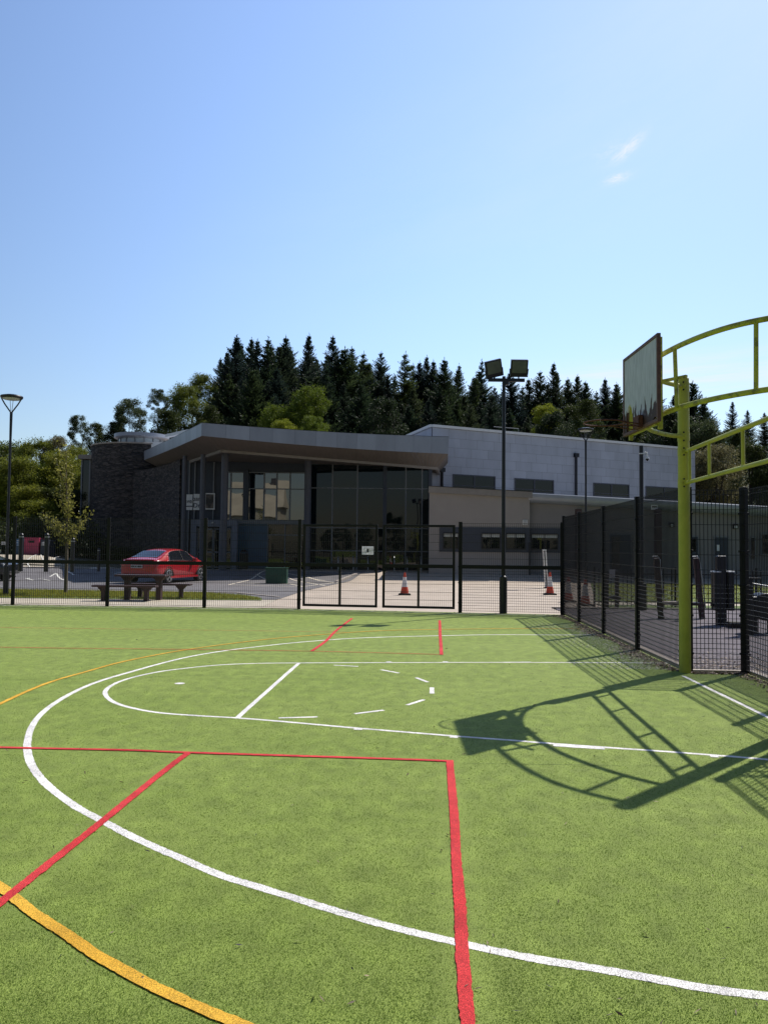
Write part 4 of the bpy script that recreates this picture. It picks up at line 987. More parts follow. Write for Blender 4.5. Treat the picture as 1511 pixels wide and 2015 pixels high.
# signs on the dark wall
sy = GY-.08
def sign(pa, ta, pb, tb, mat, y=sy, nm='sign_panel'):
    A_ = PLN(pa, tb, Vector((-20, y, 0)), Vector((0, y, 0))); B_ = PLN(pb, ta, Vector((-20, y, 0)), Vector((0, y, 0)))
    m = MB(); m.box(((A_.x+B_.x)/2, y, (A_.z+B_.z)/2), (B_.x-A_.x, .05, B_.z-A_.z)); o = m.build(nm, mat, eb); return o, A_, B_
s1, A_, B_ = sign(366.3, 973, 380, 1003.5, 'paper', GY-.09)
text('lettering', 'ever', .36, 'dpanel', s1, ((A_.x+B_.x)/2, GY-.14, A_.z+.52), align='CENTER')
m = MB(); m.box(((A_.x+B_.x)/2, GY-.13, A_.z+.22), (B_.x-A_.x, .02, .06)); m.build('stripe', 'dpanel', s1)
s2, A_, B_ = sign(381, 972, 393.5, 1003.5, 'paper', GY-.09)
text('lettering', 'ban', .38, 'dpanel', s2, ((A_.x+B_.x)/2+.02, GY-.14, A_.z+.66), align='CENTER'); text('lettering', 'Dr', .38, 'dpanel', s2, ((A_.x+B_.x)/2+.02, GY-.14, A_.z+.26), align='CENTER')
s3, A_, B_ = sign(403, 970.5, 423.5, 1002.5, 'paper', GY-.09, 'picture_frame')
m = MB(); m.box(((A_.x+B_.x)/2, GY-.13, (A_.z+B_.z)/2), (B_.x-A_.x-.14, .03, B_.z-A_.z-.14)); m.build('print', 'poster', s3)
# litter bin by the entrance
p = D(480, 1110, 45.4); LY = 45.4; t = thing('litter_bin', 'black litter bin beside the lobby doors under the canopy', 'bin', (p.x, LY, .3))
m = MB(); m.cyl((p.x, LY, .3), .24, .85, 20); m.build('body', 'rubber', t, smooth=True)
m = MB(); m.cyl((p.x, LY, 1.15), .26, .05, 20); m.cyl((p.x, LY, 1.30), .25, .12, 20, .10); 
for a_ in range(4): m.box((p.x+.24*math.cos(a_*PI/2+.7), LY+.22*math.sin(a_*PI/2+.7), 1.24), (.04, .04, .14))
m.build('hood', 'pole', t, smooth=True)
# bicycle stands along the glass
for i, px_ in enumerate((666, 696, 724, 776, 801, 828)):
    p = D(px_, 1110, 44.6); z = H(p.x, 44.6)
    t = thing('bicycle_stand', 'steel hoop bicycle stand in the canopy shade before the dark glazing', 'bicycle stand', (p.x, 44.6, z), 0, 'bicycle stands before the glazing')
    m = MB(); pts = [(p.x, 44.2, z-.05), (p.x, 44.2, z+.6)]+[(p.x-.02, 44.2+.4*(1-math.cos(k*PI/8)), z+.6+.22*math.sin(k*PI/8)) for k in range(1, 8)]+[(p.x, 45.0, z+.6), (p.x, 45.0, z-.05)]
    m.tube(pts, .03, 8); m.build('hoop', 'steel', t, smooth=True)

# ---- stone tower
tx, ty, tr_ = D(275, 1000, 58).x, 58.0, 3.42
st = thing('stone_tower', 'round rubble stone tower with a glazed lantern on top, left of the canopy', 'tower', (tx, ty, 0))
m = MB(); ztop = D(275, 872.5, 54.6).z; m.tube([(tx, ty, -.5), (tx, ty, ztop)], tr_, 64); m.build('wall', 'stone', st, smooth=True)
m = MB(); m.tube([(tx, ty, ztop), (tx, ty, ztop+.10)], tr_+.05, 64); m.build('coping', 'kerb', st, smooth=True)
m = MB(); arc = [(-17.3, 54.6), (-16.0, 53.4), (-14.7, 51.6), (-13.4, 49.4), (-12.15, 47.0)]; m.slab([(x, y, 0) for x, y in arc]+[(x+.2, y+.8, 0) for x, y in arc[::-1]], 6.75); m.build('wall', 'stone', st)
lx = D(279, 900, 57.5).x; zl0 = D(279, 881, 57.5).z; zl1 = D(279, 866.5, 57.5).z; zl2 = D(279, 857, 57.5).z; rl = 1.62
m = MB(); m.tube([(lx, 57.5, ztop), (lx, 57.5, zl1)], rl, 48, caps=False); ln = m.build('lantern_glazing', 'bglass', st, smooth=True)
m = MB()
for k in range(16):
    a = k*PI/8; m.box((lx+(rl+.02)*math.cos(a), 57.5+(rl+.02)*math.sin(a), (ztop+zl1)/2), (.07, .07, zl1-ztop), a)
m.tube([(lx, 57.5, zl0-.06), (lx, 57.5, zl0+.02)], rl+.04, 48); m.build('lantern_bars', 'mull', ln)
m = MB(); m.tube([(lx, 57.5, zl1-.02), (lx, 57.5, zl1+.10), (lx, 57.5, zl2)], [rl+.1, rl+.32, rl+.30], 48); m.build('lantern_roof', 'zinc', st, smooth=True)
m = MB(); m.cyl((lx-1.75, 57.5, ztop), .02, 1.1, 6); m.build('aerial', 'steel', st)
m = MB(); a = D(288, 893, 54.3); m.box((a.x+.4, 55.6, ztop-.3), (1.6, 1.2, .9)); m.build('plant_box', 'whitem', st)
# glazed stair slot and ledges on the tower's left
a0 = D(161, 1050, 57); a1 = D(184, 905, 57); m = MB(); m.box(((a0.x+a1.x)/2, 57.6, (a0.z+a1.z)/2), (a1.x-a0.x, 1.6, a1.z-a0.z)); m.build('stair_glazing', 'wglass', st)
m = MB(); cx = (a0.x+a1.x)/2
m.box((cx, 57.4, a1.z+.15), (a1.x-a0.x+.25, 2.1, .3)); m.build('ledge', 'trim', st); m = MB(); m.box((cx, 57.4, a0.z-.12), (a1.x-a0.x+.35, 2.1, .26)); m.build('ledge', 'trim', st)
m = MB()
for x in (a0.x, a1.x-.12): m.box((x, 56.76, (a0.z+a1.z)/2), (.1, .1, a1.z-a0.z))
m.build('stair_frame', 'mull', st)

# ---- sports hall
hl = thing('sports_hall', 'tall hall clad in large pale grey panels behind the low wing', 'building', (10, 54, 0))
WA = D(850, 838, 50.0); WB = D(1366, 884.5, 59.8)
ux = Vector((WB.x-WA.x, WB.y-WA.y, 0)); hlen = ux.length; ux.normalize(); nw = Vector((ux.y, -ux.x, 0))
m = MB(); bk = -nw*18
z0 = 0
def topz(s): return WA.z+(WB.z-WA.z)*s/hlen
m.slab([Vector((WA.x, WA.y, 0)), Vector((WB.x, WB.y, 0)), Vector((WB.x, WB.y, 0))+bk, Vector((WA.x, WA.y, 0))+bk], 6.0)
m.build('lower_wall', 'cladgap', hl)
base = Vector((WA.x, WA.y, 0)); v4 = [base, base+ux*hlen, base+ux*hlen+bk, base+bk]
zt_ = [topz(0), topz(hlen), topz(hlen)+.4, topz(0)+.4]
GLp = D(780, 853, 57.5)
v4[3] = Vector((GLp.x-.9, GLp.y+6, 0))
m = MB(); m.add([(p.x, p.y, 5.8) for p in v4]+[(p.x, p.y, z-.02) for p, z in zip(v4, zt_)], [(0, 1, 5, 4), (1, 2, 6, 5), (2, 3, 7, 6), (3, 0, 4, 7), (4, 5, 6, 7)]); m.build('backing_wall', 'cladgap', hl)
# window openings (pixel rectangles on the wall plane) -> panel grid cut round them
wins = [((889.7, 932.7), (973.7, 961.6)), ((1011, 940.7), (1088.6, 967.5)), ((1165.8, 949.8), (1236.8, 975.5)), ((1268.5, 956.3), (1342, 980))]
def wpl(px, py): return PLN(px, py, WA, WB)
WR = []
for (a, b), (c, d) in wins:
    p = wpl(a, b); q_ = wpl(c, d); WR.append(((p-base).dot(ux), (q_-base).dot(ux), min(p.z, q_.z), (p.z+wpl(c, (b+d)/2-(d-b)/2+3).z)/2))
WR = []
for (a, b), (c, d) in wins:
    p = wpl(a, b); q_ = wpl(c, d); s0 = (Vector((p.x, p.y, 0))-base).dot(ux); s1 = (Vector((q_.x, q_.y, 0))-base).dot(ux)
    zt_w = p.z; zb_w = zt_w-.98; WR.append((s0, s1, zb_w, zt_w))
m = MB(); ph = .60; row = 0; z = WA.z-.10
while z > 4.2:
    za = z-ph; off = (row % 3)*.43+RNG.random()*.1; s = -off
    while s < hlen:
        pw = 1.28; a = max(0, s)+.006; b = min(hlen, s+pw)-.006
        if b-a > .05:
            rects = [(a, b, za+.006, z-.006)]
            for (w0, w1, wz0, wz1) in WR:
                nr_ = []
                for (p, q_, r0, r1) in rects:
                    ts = topz((p+q_)/2)-WA.z; y0, y1 = wz0-ts, wz1-ts
                    if w1 <= p or w0 >= q_ or y0 >= r1 or y1 <= r0: nr_.append((p, q_, r0, r1)); continue
                    if w0 > p+.01: nr_.append((p, w0, r0, r1))
                    if w1 < q_-.01: nr_.append((w1, q_, r0, r1))
                    l_, h_ = max(p, w0), min(q_, w1)
                    if y1 < r1-.01: nr_.append((l_, h_, y1, r1))
                    if y0 > r0+.01: nr_.append((l_, h_, r0, y0))
                rects = nr_
            for (p, q_, r0, r1) in rects:
                P0 = base+ux*p+nw*.03; P1 = base+ux*q_+nw*.03; t0, t1 = topz(p)-WA.z, topz(q_)-WA.z
                m.add([(P0.x, P0.y, r0+t0), (P1.x, P1.y, r0+t1), (P1.x, P1.y, r1+t1), (P0.x, P0.y, r1+t0)], [(0, 1, 2, 3)])
        s += pw
    z -= ph; row += 1
m.build('cladding', 'clad', hl)
# gable cladding towards the left
ga = base; gb_ = v4[3]; dg = (gb_-ga); gl_ = dg.length; dg.normalize(); gn = Vector((-dg.y, dg.x, 0)); m = MB(); z = WA.z-.1
while z > 5:
    s = RNG.random()*-.5
    while s < gl_:
        a = max(0, s)+.006; b = min(gl_, s+1.28)-.006
        if b > a:
            P0 = ga+dg*a+gn*.03; P1 = ga+dg*b+gn*.03; m.add([(P0.x, P0.y, z-ph+.006), (P1.x, P1.y, z-ph+.006), (P1.x, P1.y, z-.006+.4*b/gl_), (P0.x, P0.y, z-.006+.4*a/gl_)], [(0, 1, 2, 3)])
        s += 1.28
    z -= ph
m.build('cladding', 'clad', hl)
m = MB()
def tp(p, z): return Vector((p.x, p.y, z))
m.beam(tp(v4[0]+nw*.05, zt_[0]), tp(v4[1]+nw*.05, zt_[1]), .22, .16); m.beam(tp(v4[0]+gn*.05, zt_[0]+.01), tp(v4[3]+gn*.05, zt_[3]), .22, .16); m.build('roof_edge', 'whitem', hl)
m = MB(); e0 = wpl(1030, 848); e1 = wpl(1039, 848); zt0 = wpl(1039, 852).z
m.tube([tp(base+ux*((tp(e0, 0)-base).dot(ux))-nw*.6, zt0-.1), tp(base+ux*((tp(e0, 0)-base).dot(ux))-nw*.6, zt0+.35), tp(base+ux*((tp(e0, 0)-base).dot(ux)-2.0)-nw*.6, zt0+.33)], .02, 6); m.build('roof_rail', 'steel', hl)
for i, (s0, s1, wz0, wz1) in enumerate(WR):
    r = math.atan2(ux.y, ux.x)
    def wb(sa, sb, za, zb, dep, th, mb):
        c = base+ux*((sa+sb)/2)+nw*dep; mb.box((c.x, c.y, (za+zb)/2), (sb-sa, th, zb-za), r)
    m = MB(); wb(s0, s1, wz0, wz0+.12, .0, .12, m); wb(s0, s1, wz1-.07, wz1, .0, .12, m)
    for s in (s0+.04, s1-.04, (s0+s1)/2): wb(s-.04, s+.04, wz0+.12, wz1-.07, .0, .12, m)
    wb(s0+.08, s1-.08, wz0+.24, wz0+.28, .01, .1, m)
    f = m.build('window', 'column', hl)
    m = MB(); wb(s0+.05, s1-.05, wz0+.05, wz1-.05, -.0, .04, m); m.build('pane', 'wglass', f)
for px_, ya, yb in ((1131, 896, 975), (868, 925, 958)):
    p = wpl(px_, ya)+nw*.12; p2 = wpl(px_, yb+4); m = MB(); m.tube([p, (p.x, p.y, p2.z)], .085, 10); m.box((p.x, p.y, p.z), (.34, .24, .26), math.atan2(ux.y, ux.x)); m.build('downpipe', 'pole', hl, smooth=False)

# ---- low wing
lw = thing('low_wing', 'long low beige wing with a rounded grey eave, dark windows and doors', 'building', (12, 42, 0))
A1 = Vector((2.36, 41.3, 0)); B1 = D(1042, 1000, 41.3); B1 = Vector((B1.x, 41.3, 0))
A2 = Vector((B1.x, 41.75, 0)); B2 = Vector((23.2, 39.2, 0))
def l1(px, py): return PLN(px, py, A1, B1)
def l2(px, py): return PLN(px, py, A2, B2)
zA = l1(846, 957).z; zB = l1(1042, 968).z
m = MB(); m.add([(A1.x, A1.y, -.3), (B1.x, B1.y, -.3), (B1.x, 48, -.3), (2.66, 47, -.3), (A1.x, A1.y, zA-.25), (B1.x, B1.y, zB-.25), (B1.x, 48, zB-.25), (2.66, 47, zA-.25)], [(0, 1, 5, 4), (1, 2, 6, 5), (3, 0, 4, 7), (4, 5, 6, 7)]); m.build('wall', 'render', lw)
m = MB(); m.beam((A1.x-.05, 41.25, zA-.17), (B1.x+.1, 41.25, zB-.17), .25, .32); m.build('parapet', 'trim', lw)
m = MB(); m.beam((A1.x-.05, 41.25, zA+.01), (B1.x+.1, 41.25, zB+.01), .30, .03); m.build('parapet_cap', 'pole', lw)
zC = l2(1046, 971).z; zD = PLN(1511, 997, A2, B2).z; slope = (zD-zC)/((PLN(1511, 997, A2, B2)-l2(1046, 971)).xy.length)
L2n = (B2-A2).length; zE = zC+slope*L2n
d2 = (B2-A2).normalized(); n2 = Vector((d2.y, -d2.x, 0))
m = MB(); bk2 = Vector((0, 10, 0)); m.add([(A2.x, A2.y, -.3), (B2.x, B2.y, -.3), (B2.x, B2.y+14, -.3), (A2.x, A2.y+8, -.3), (A2.x, A2.y, zC-.3), (B2.x, B2.y, zE-.3), (B2.x, B2.y+14, zE-.3), (A2.x, A2.y+8, zC-.3)], [(0, 1, 5, 4), (1, 2, 6, 5), (3, 0, 4, 7), (4, 5, 6, 7)]); m.build('wall', 'render2', lw)
m = MB(); n_ = 40; prof = [(-.35, .0), (.10, .0), (.372, -.0), (.405, -.035), (.41, -.16), (.385, -.32), (.26, -.45), (.0, -.50), (-.35, -.5)]
V = []; 
for s in (0, 1):
    p = A2.lerp(B2, s); z = (zC, zE)[s]
    for (o, h_) in prof: V.append(p+n2*(o+.12)+Vector((0, 0, z+h_)))
k = len(prof); m.add(V, [(i, i+1, k+i+1, k+i) for i in range(k-1)]+[tuple(range(k)), tuple(range(k, 2*k))]); m.build('rounded_eave', 'zinc', lw, smooth=True)
m = MB(); m.beam(A2+n2*.10+Vector((0, 0, zC+.022)), B2+n2*.10+Vector((0, 0, zE+.02)), .10, .02); m.build('eave_flashing', 'whitem', lw)
m = MB(); m.add([(A1.x, A1.y+.1, zA-.1), (B2.x, B2.y, zE+.01), (B2.x, B2.y+14, zE+.3), (5, 50.5, zA+.05), (2.66, 47, zA-.1)], [(0, 1, 2, 3, 4)]); 
m = MB(); m.add([(A2.x, A2.y-.1, zC-.02), (B2.x, B2.y-.1, zE-.02), (B2.x, B2.y+18, zE+.1), (A2.x, A2.y+11, zC+.1)], [(0, 1, 2, 3)]); m.build('roof', 'roofm', lw)
# window band on the left part
def lbox(mb, pa, pb, za, zb, y, th, f=l1):
    a = f(pa, 1000); b = f(pb, 1000); d = Vector((b.x-a.x, b.y-a.y, 0)); r = math.atan2(d.y, d.x); n = Vector((d.y, -d.x, 0)).normalized()
    c = (a+b)/2+n*y; mb.box((c.x, c.y, (za+zb)/2), (d.length, th, zb-za), r)
z0 = l1(950, 1086.5).z; z1 = l1(950, 1038).z
m = MB(); lbox(m, 865, 1041.5, z0, z1, .02, .08); m.build('window_band', 'dpanel', lw)
m = MB(); lbox(m, 1043, 1106, z0, z1, .02, .08, l2); m.build('window_band', 'dpanel', lw)
for (pa, pb, f) in ((872, 902, l1), (947, 984, l1), (995, 1033, l1), (1045, 1097, l2)):
    za = l1(950, 1079.5).z; zb = l1(950, 1050).z; zh = l1(950, 1057).z
    m = MB()
    lbox(m, pa, pb, za-.04, za+.02, .085, .06, f); lbox(m, pa, pb, zb-.02, zb+.04, .085, .06, f); lbox(m, pa, pa+1.3, za, zb, .085, .06, f); lbox(m, pb-1.3, pb, za, zb, .085, .06, f); lbox(m, (pa+pb)/2-.6, (pa+pb)/2+.6, za, zb, .085, .06, f)
    w_ = m.build('window', 'pole', lw); m = MB(); lbox(m, pa+.8, pb-.8, za, zb, .065, .012, f); m.build('pane', 'wglass', w_)
    m = MB(); lbox(m, pa+1, pb-1, zh, zb, .078, .006, f); m.build('blind', 'blind', w_)
m = MB(); lbox(m, 1027.5, 1037, l1(1030, 1033).z, l1(1030, 1023).z, .04, .03); s_ = m.build('wall_sign', 'paper', lw)
m = MB()
for q_ in range(4): lbox(m, 1028.5, 1036, l1(1030, 1031.8-q_*2.2).z, l1(1030, 1031.0-q_*2.2).z, .058, .006)
m.build('print', 'ink', s_)
m = MB(); p = l1(1040.5, 1090); m.tube([(p.x, 41.15, .1), (p.x, 41.15, p.z+.6)], .035, 8); m.build('handrail_post', 'pole', lw)
# doors, windows, lights on the right part
def opening(pa, pb, yt, yb, name, mat, f=l2, pane=None):
    a = f(pa, yt); b = f(pb, yt); zt_ = a.z; zb_ = max(.3, f(pa, yb).z); m = MB()
    lbox(m, pa, pb, zb_, zt_, .02, .09, f); o = m.build(name, mat, lw)
    m = MB()
    lbox(m, pa-.9, pa, zb_, zt_+.05, .03, .12, f); lbox(m, pb, pb+.9, zb_, zt_+.05, .03, .12, f); lbox(m, pa, pb, zt_, zt_+.06, .03, .12, f); m.build('frame', 'mull', o)
    if pane:
        m = MB(); lbox(m, pane[0], pane[1], f(pa, pane[3]).z, f(pa, pane[2]).z, .075, .01, f); m.build('pane', 'wglass', o)
    return o
opening(1199, 1240, 1052, 1143, 'door', 'dpanel', pane=(1202, 1218, 1056, 1120))
opening(1354, 1371, 1056.5, 1143, 'door', 'dpanel', pane=(1357, 1368, 1060, 1085))
dd = opening(1404, 1430, 1057.5, 1146, 'door', 'dpanel')
m = MB(); lbox(m, 1408, 1414, l2(1410, 1084).z, l2(1410, 1072).z, .09, .012, l2); m.build('door_notice', 'paper', dd)
opening(1495, 1545, 1050, 1092, 'window', 'mull', pane=(1497, 1543, 1052, 1090))
opening(1476, 1483, 1058, 1100, 'window', 'mull', pane=(1476.5, 1482.5, 1059, 1099))
for px_, py_ in ((1320, 1033), (1445, 1036), (1140, 1030)):
    p = l2(px_, py_)+n2*.1; m = MB(); m.box(p, (.22, .16, .24)); o = m.build('wall_light', 'rubber', lw, bevel=.01); m = MB(); m.box(p+n2*.09+Vector((0, 0, -.03)), (.15, .03, .13)); m.build('lens', 'lamplens', o)
p = l2(1283.5, 1003); m = MB(); lbox(m, 1277, 1290, l2(1283, 1002).z-.05, l2(1283, 994.5).z, .5, .03, l2); s_ = m.build('eave_sign', 'paper', lw)
m = MB(); lbox(m, 1279, 1288, l2(1283, 999.5).z, l2(1283, 997).z, .52, .01, l2); m.build('print', 'ink', s_)
for px_ in (1290, 1136):
    p = l2(px_, 1020)+n2*.5; m = MB(); m.box((p.x, p.y, 1.9), (.28, .28, 3.6)); m.build('pillar', 'plum', lw)

# ---- what the glazing mirrors: an unseen house added for its tan reflection, plus trees
oh = thing('added_tan_house', 'tan house added out of view, shaped for its reflection in the glazing', 'building', (-20, -32, 0))
m = MB(); m.box((-26, -36, 3.4), (20, 8, 7.4)); m.build('wall', 'tan', oh)
m = MB(); m.add([(-36.5, -31.6, 7.0), (-15.5, -31.6, 7.0), (-15.8, -36, 10.8), (-36.2, -36, 10.8), (-36.5, -40.4, 7.0), (-15.5, -40.4, 7.0)], [(0, 1, 2, 3), (3, 2, 5, 4), (0, 3, 4), (1, 5, 2)]); m.build('roof', 'tan', oh)
m = MB()
for x in np.arange(-34, -16, 3.6):
    for z in (2.2,): m.box((x, -31.97, z), (1.1, .1, 1.7))
m.build('windows', 'wglass', oh)
for x in (-34, -19):
    m = MB(); m.box((x, -36, 10.6), (1.2, .9, 2)); m.build('chimney', 'stone', oh)

# ================================================================== CARS
def make_car(loc, rz, paint, label, name='parked_car'):
    t = thing(name, label, 'car', (0, 0, 0))
    # stations from the tail (x=0) to the nose: x, sill z, belt half-width, belt z, deck/roof z, roof half-width
    S = [(-.02, .42, .62, .80, .84, .50), (.03, .30, .80, .86, .93, .66), (.18, .26, .875, .93, 1.035, .74), (.42, .24, .905, .95, 1.075, .745), (.75, .23, .915, .96, 1.16, .70), (1.15, .22, .92, .965, 1.315, .64), (1.55, .22, .92, .96, 1.425, .605), (1.95, .22, .92, .955, 1.465, .60),
         (2.4, .22, .92, .945, 1.475, .60), (2.8, .22, .92, .93, 1.44, .60), (3.15, .22, .92, .925, 1.33, .62), (3.5, .22, .92, .92, 1.15, .68), (3.85, .22, .915, .90, 1.00, .78), (4.2, .23, .89, .84, .93, .76), (4.5, .26, .82, .74, .84, .66), (4.72, .34, .66, .60, .70, .52)]
    V = []; 
    for (x, zs, wb, zb, zr, wr) in S:
        half = [(0, zs), (wb*.80, zs), (wb*.965, zs+.07), (wb*1.0, zs+(zb-zs)*.45), (wb*1.0, zs+(zb-zs)*.80), (wb*.965, zb), (wr+(wb-wr)*.35, zb+(zr-zb)*.55), (wr, zr-.03), (wr*.72, zr+.002), (0, zr+.018)]
        ring = [(x, -y, z) for y, z in half] + [(x, y, z) for y, z in half[-2:0:-1]]
        V += ring
    n = 18; Fc = []
    for i in range(len(S)-1):
        for k in range(n): Fc.append((i*n+k, i*n+(k+1) % n, (i+1)*n+(k+1) % n, (i+1)*n+k))
    Fc += [tuple(range(n)), tuple(range((len(S)-1)*n, len(S)*n))]
    m = MB(); m.add(V, Fc); body = m.build('body', paint, t, smooth=True, sub=2)
    for p in body.data.polygons: p.use_smooth = True
    def sd(x, lvl):     # a point on the cabin side, lvl 0 belt .. 1 roof edge, read from the stations
        A = [s[0] for s in S]; f = lambda j: float(np.interp(x, A, [s[j] for s in S])); wb, zb, zr, wr = f(2), f(3), f(4), f(5)
        P_ = [(wb*.965, zb), (wr+(wb-wr)*.35, zb+(zr-zb)*.55), (wr, zr-.03)]
        if lvl < .55: q = lvl/.55; a, b = P_[0], P_[1]
        else: q = (lvl-.55)/.45; a, b = P_[1], P_[2]
        return a[0]+(b[0]-a[0])*q, a[1]+(b[1]-a[1])*q
    for s in (-1, 1):                                        # side glass and its chrome surround
        m = MB(); up = []; lo = []
        for x in np.linspace(1.02, 3.42, 22):
            lt = min(.90, .06+1.5*(x-1.02)/.55) if x < 1.6 else (.90 if x < 2.95 else max(.08, .90-(x-2.95)*1.75))
            y0, z0 = sd(x, .05); y1, z1 = sd(x, max(.08, lt)); lo.append((x, s*(y0+.012), z0)); up.append((x, s*(y1+.012), z1))
        k = len(lo); m.add(lo+up, [(i, i+1, k+i+1, k+i) for i in range(k-1)]); g = m.build('side_glass', 'carglass', t, smooth=True)
        m = MB(); m.tube([(a, b+s*.008, c) for a, b, c in lo+up[::-1]], .011, 6, closed=True); m.build('chrome_surround', 'chrome', g)
        m = MB(); m.tube([(2.18, s*(sd(2.18, .05)[0]+.016), sd(2.18, .05)[1]), (2.22, s*(sd(2.2, .5)[0]+.02), sd(2.2, .5)[1]), (2.24, s*(sd(2.2, .9)[0]+.016), sd(2.2, .9)[1])], .022, 6); m.build('door_pillar', 'rubber', g)
        for x in (1.55, 2.55):
            m = MB(); m.box((x, s*.925, .86), (.19, .025, .03)); m.build('door_handle', paint, t, bevel=.005)
        m = MB(); m.box((3.05, s*1.02, 1.0), (.16, .20, .13)); m.build('wing_mirror', paint, t, bevel=.03)
        m = MB(); m.box((.07, s*.70, .86), (.12, .34, .13)); m.box((.20, s*.865, .88), (.22, .05, .11)); m.build('tail_light', 'taill', t, bevel=.02)
        m = MB(); m.box((4.50, s*.60, .70), (.16, .30, .11)); m.build('headlight', 'lamplens', t, bevel=.02)
        m = MB(); m.box((2.35, s*.90, .26), (2.5, .06, .10)); m.build('sill', paint, t, bevel=.02)
    m = MB(); gl = []
    for x, hw in ((.50, .60), (.75, .585), (1.05, .56), (1.32, .53)):
        zr = float(np.interp(x, [s[0] for s in S], [s[4] for s in S]))+.022
        gl.append([(x, -hw, zr-.012), (x, -hw*.5, zr+.004), (x, 0, zr+.010), (x, hw*.5, zr+.004), (x, hw, zr-.012)])
    vs = [p for r in gl for p in r]; m.add(vs, [(i*5+k, i*5+k+1, i*5+k+6, i*5+k+5) for i in range(3) for k in range(4)]); m.build('rear_window', 'carglass', t, smooth=True)
    m = MB(); ws = [[(x, y*h_, float(np.interp(x, [s[0] for s in S], [s[4] for s in S]))+.024-.02*abs(y)) for y in (-1, -.5, 0, .5, 1)] for x, h_ in ((2.92, .55), (3.2, .58), (3.55, .63))]
    vs = [p for r in ws for p in r]; m.add(vs, [(i*5+k, i*5+k+1, i*5+k+6, i*5+k+5) for i in range(2) for k in range(4)]); m.build('windscreen', 'carglass', t, smooth=True)
    m = MB(); m.box((.10, 0, 1.01), (.16, 1.40, .022)); m.build('boot_lip', paint, t, bevel=.008)
    m = MB(); m.box((-.035, 0, .34), (.10, 1.35, .16)); m.build('bumper_insert', 'rubber', t, bevel=.03)
    m = MB(); m.box((-.045, 0, .73), (.03, .54, .13)); pl = m.build('number_plate', 'plate', t, bevel=.004)
    m = MB()
    for k, w_ in enumerate((.035, .035, .035, None, .05, None, .035, .035, .035, .035)):
        if w_: m.box((-.063, .22-k*.048, .73), (.004, w_, .075)); 
    m.build('plate_print', 'ink', pl)
    m = MB(); m.tube([(1.55, 0, 1.45), (1.45, 0, 1.53)], .012, 6); m.build('aerial', 'rubber', t)
    for x in (.98, 3.78):
        for s in (-1, 1):
            y = s*.80
            m = MB(); m.tube([(x, y-s*.11, .33), (x, y-s*.09, .33), (x, y+s*.10, .33), (x, y+s*.125, .33)], [.30, .335, .335, .31], 32); w_ = m.build('wheel', 'rubber', t, smooth=True)
            m = MB(); yo = y+s*.128
            m.tube([(x+.235*math.cos(a*PI/16), yo, .33+.235*math.sin(a*PI/16)) for a in range(32)], .014, 6, closed=True)
            for q in range(5):
                a = q*2*PI/5+.3
                for da in (-.14, .14): m.beam((x+.05*math.cos(a), yo+s*.012, .33+.05*math.sin(a)), (x+.235*math.cos(a+da), yo, .33+.235*math.sin(a+da)), .03, .035, up=(0, 1, 0))
            m.tube([(x, yo-.01, .33), (x, yo+s*.02, .33)], .06, 14); m.build('rim', 'alloy', w_, smooth=False)
            m = MB(); m.tube([(x+.375*math.cos(a*PI/12), s*.905, .335+.375*math.sin(a*PI/12)) for a in range(-1, 14)], .022, 6); m.build('wheel_arch', 'rubber', t)
    t.location = loc; t.rotation_euler = (0, 0, rz); return t
p = gpt(270, 1148); yaw = math.radians(14.5)
make_car((D(270.5, 1120, 32.9).x, 32.9, 0), PI/2-yaw, 'paintr', 'glossy red hatchback parked tail towards the court in front of the stone tower')
p = gpt(11, 1131); make_car((p.x-4.55, p.y+.9, 0), -.06, 'paintk', 'dark car with only its nose showing at the left edge')

# ================================================================== TREES
def quads(C_, U_, W_):            # leaf quads: centre, half axis u, half axis w
    V = np.stack([C_-U_*1.0, C_+W_*.55-U_*.1, C_+U_*1.0, C_-W_*.55-U_*.1], 1).reshape(-1, 3)
    return V, np.arange(len(V)).reshape(-1, 4)
def unit(n):
    v = RNG.normal(size=(n, 3)); return v/np.linalg.norm(v, axis=1, keepdims=True)
def crown_leaves(h, R, zb, nb, nl, ls, shape='round', gaps=.25):
    """leaf clusters on sub-blobs spread through the crown volume"""
    Cs = []
    for i in range(nb):
        a = RNG.random()*2*PI; t = RNG.random()**.8; z = zb+(h-zb)*t
        if shape == 'round': rr = R*math.sqrt(max(.02, 1-((t-.42)/.62)**2))
        elif shape == 'cone': rr = R*(1-t)**.7
        else: rr = R*(.55+.45*math.sin(t*PI))
        r = rr*(.18+.68*RNG.random()**.6); Cs.append((r*math.cos(a), r*math.sin(a), z, (.16+.18*RNG.random()**1.5)*R))
    P = []
    per = nl//nb
    for (x, y, z, br) in Cs:
        d = unit(per); rad = br*(.55+.5*RNG.random((per, 1))); q = d*rad*np.array([1.15, 1.15, .8]); 
        # twiggy clumps: pull leaves to random twig directions
        tw = unit(90)*(.75+.4*RNG.random((90, 1))); k = RNG.integers(0, 90, per); q = q*.35+tw[k]*br*.72*np.array([1.15, 1.15, .85])+RNG.normal(size=(per, 3))*br*.13
        P.append(q+np.array([x, y, z]))
    P = np.concatenate(P); n = len(P)
    u = unit(n)*ls*(.6+.8*RNG.random((n, 1))); w_ = np.cross(u, unit(n)); w_ = w_/np.linalg.norm(w_, axis=1, keepdims=True)*ls*(.5+.4*RNG.random((n, 1)))
    return P, u, w_, Cs
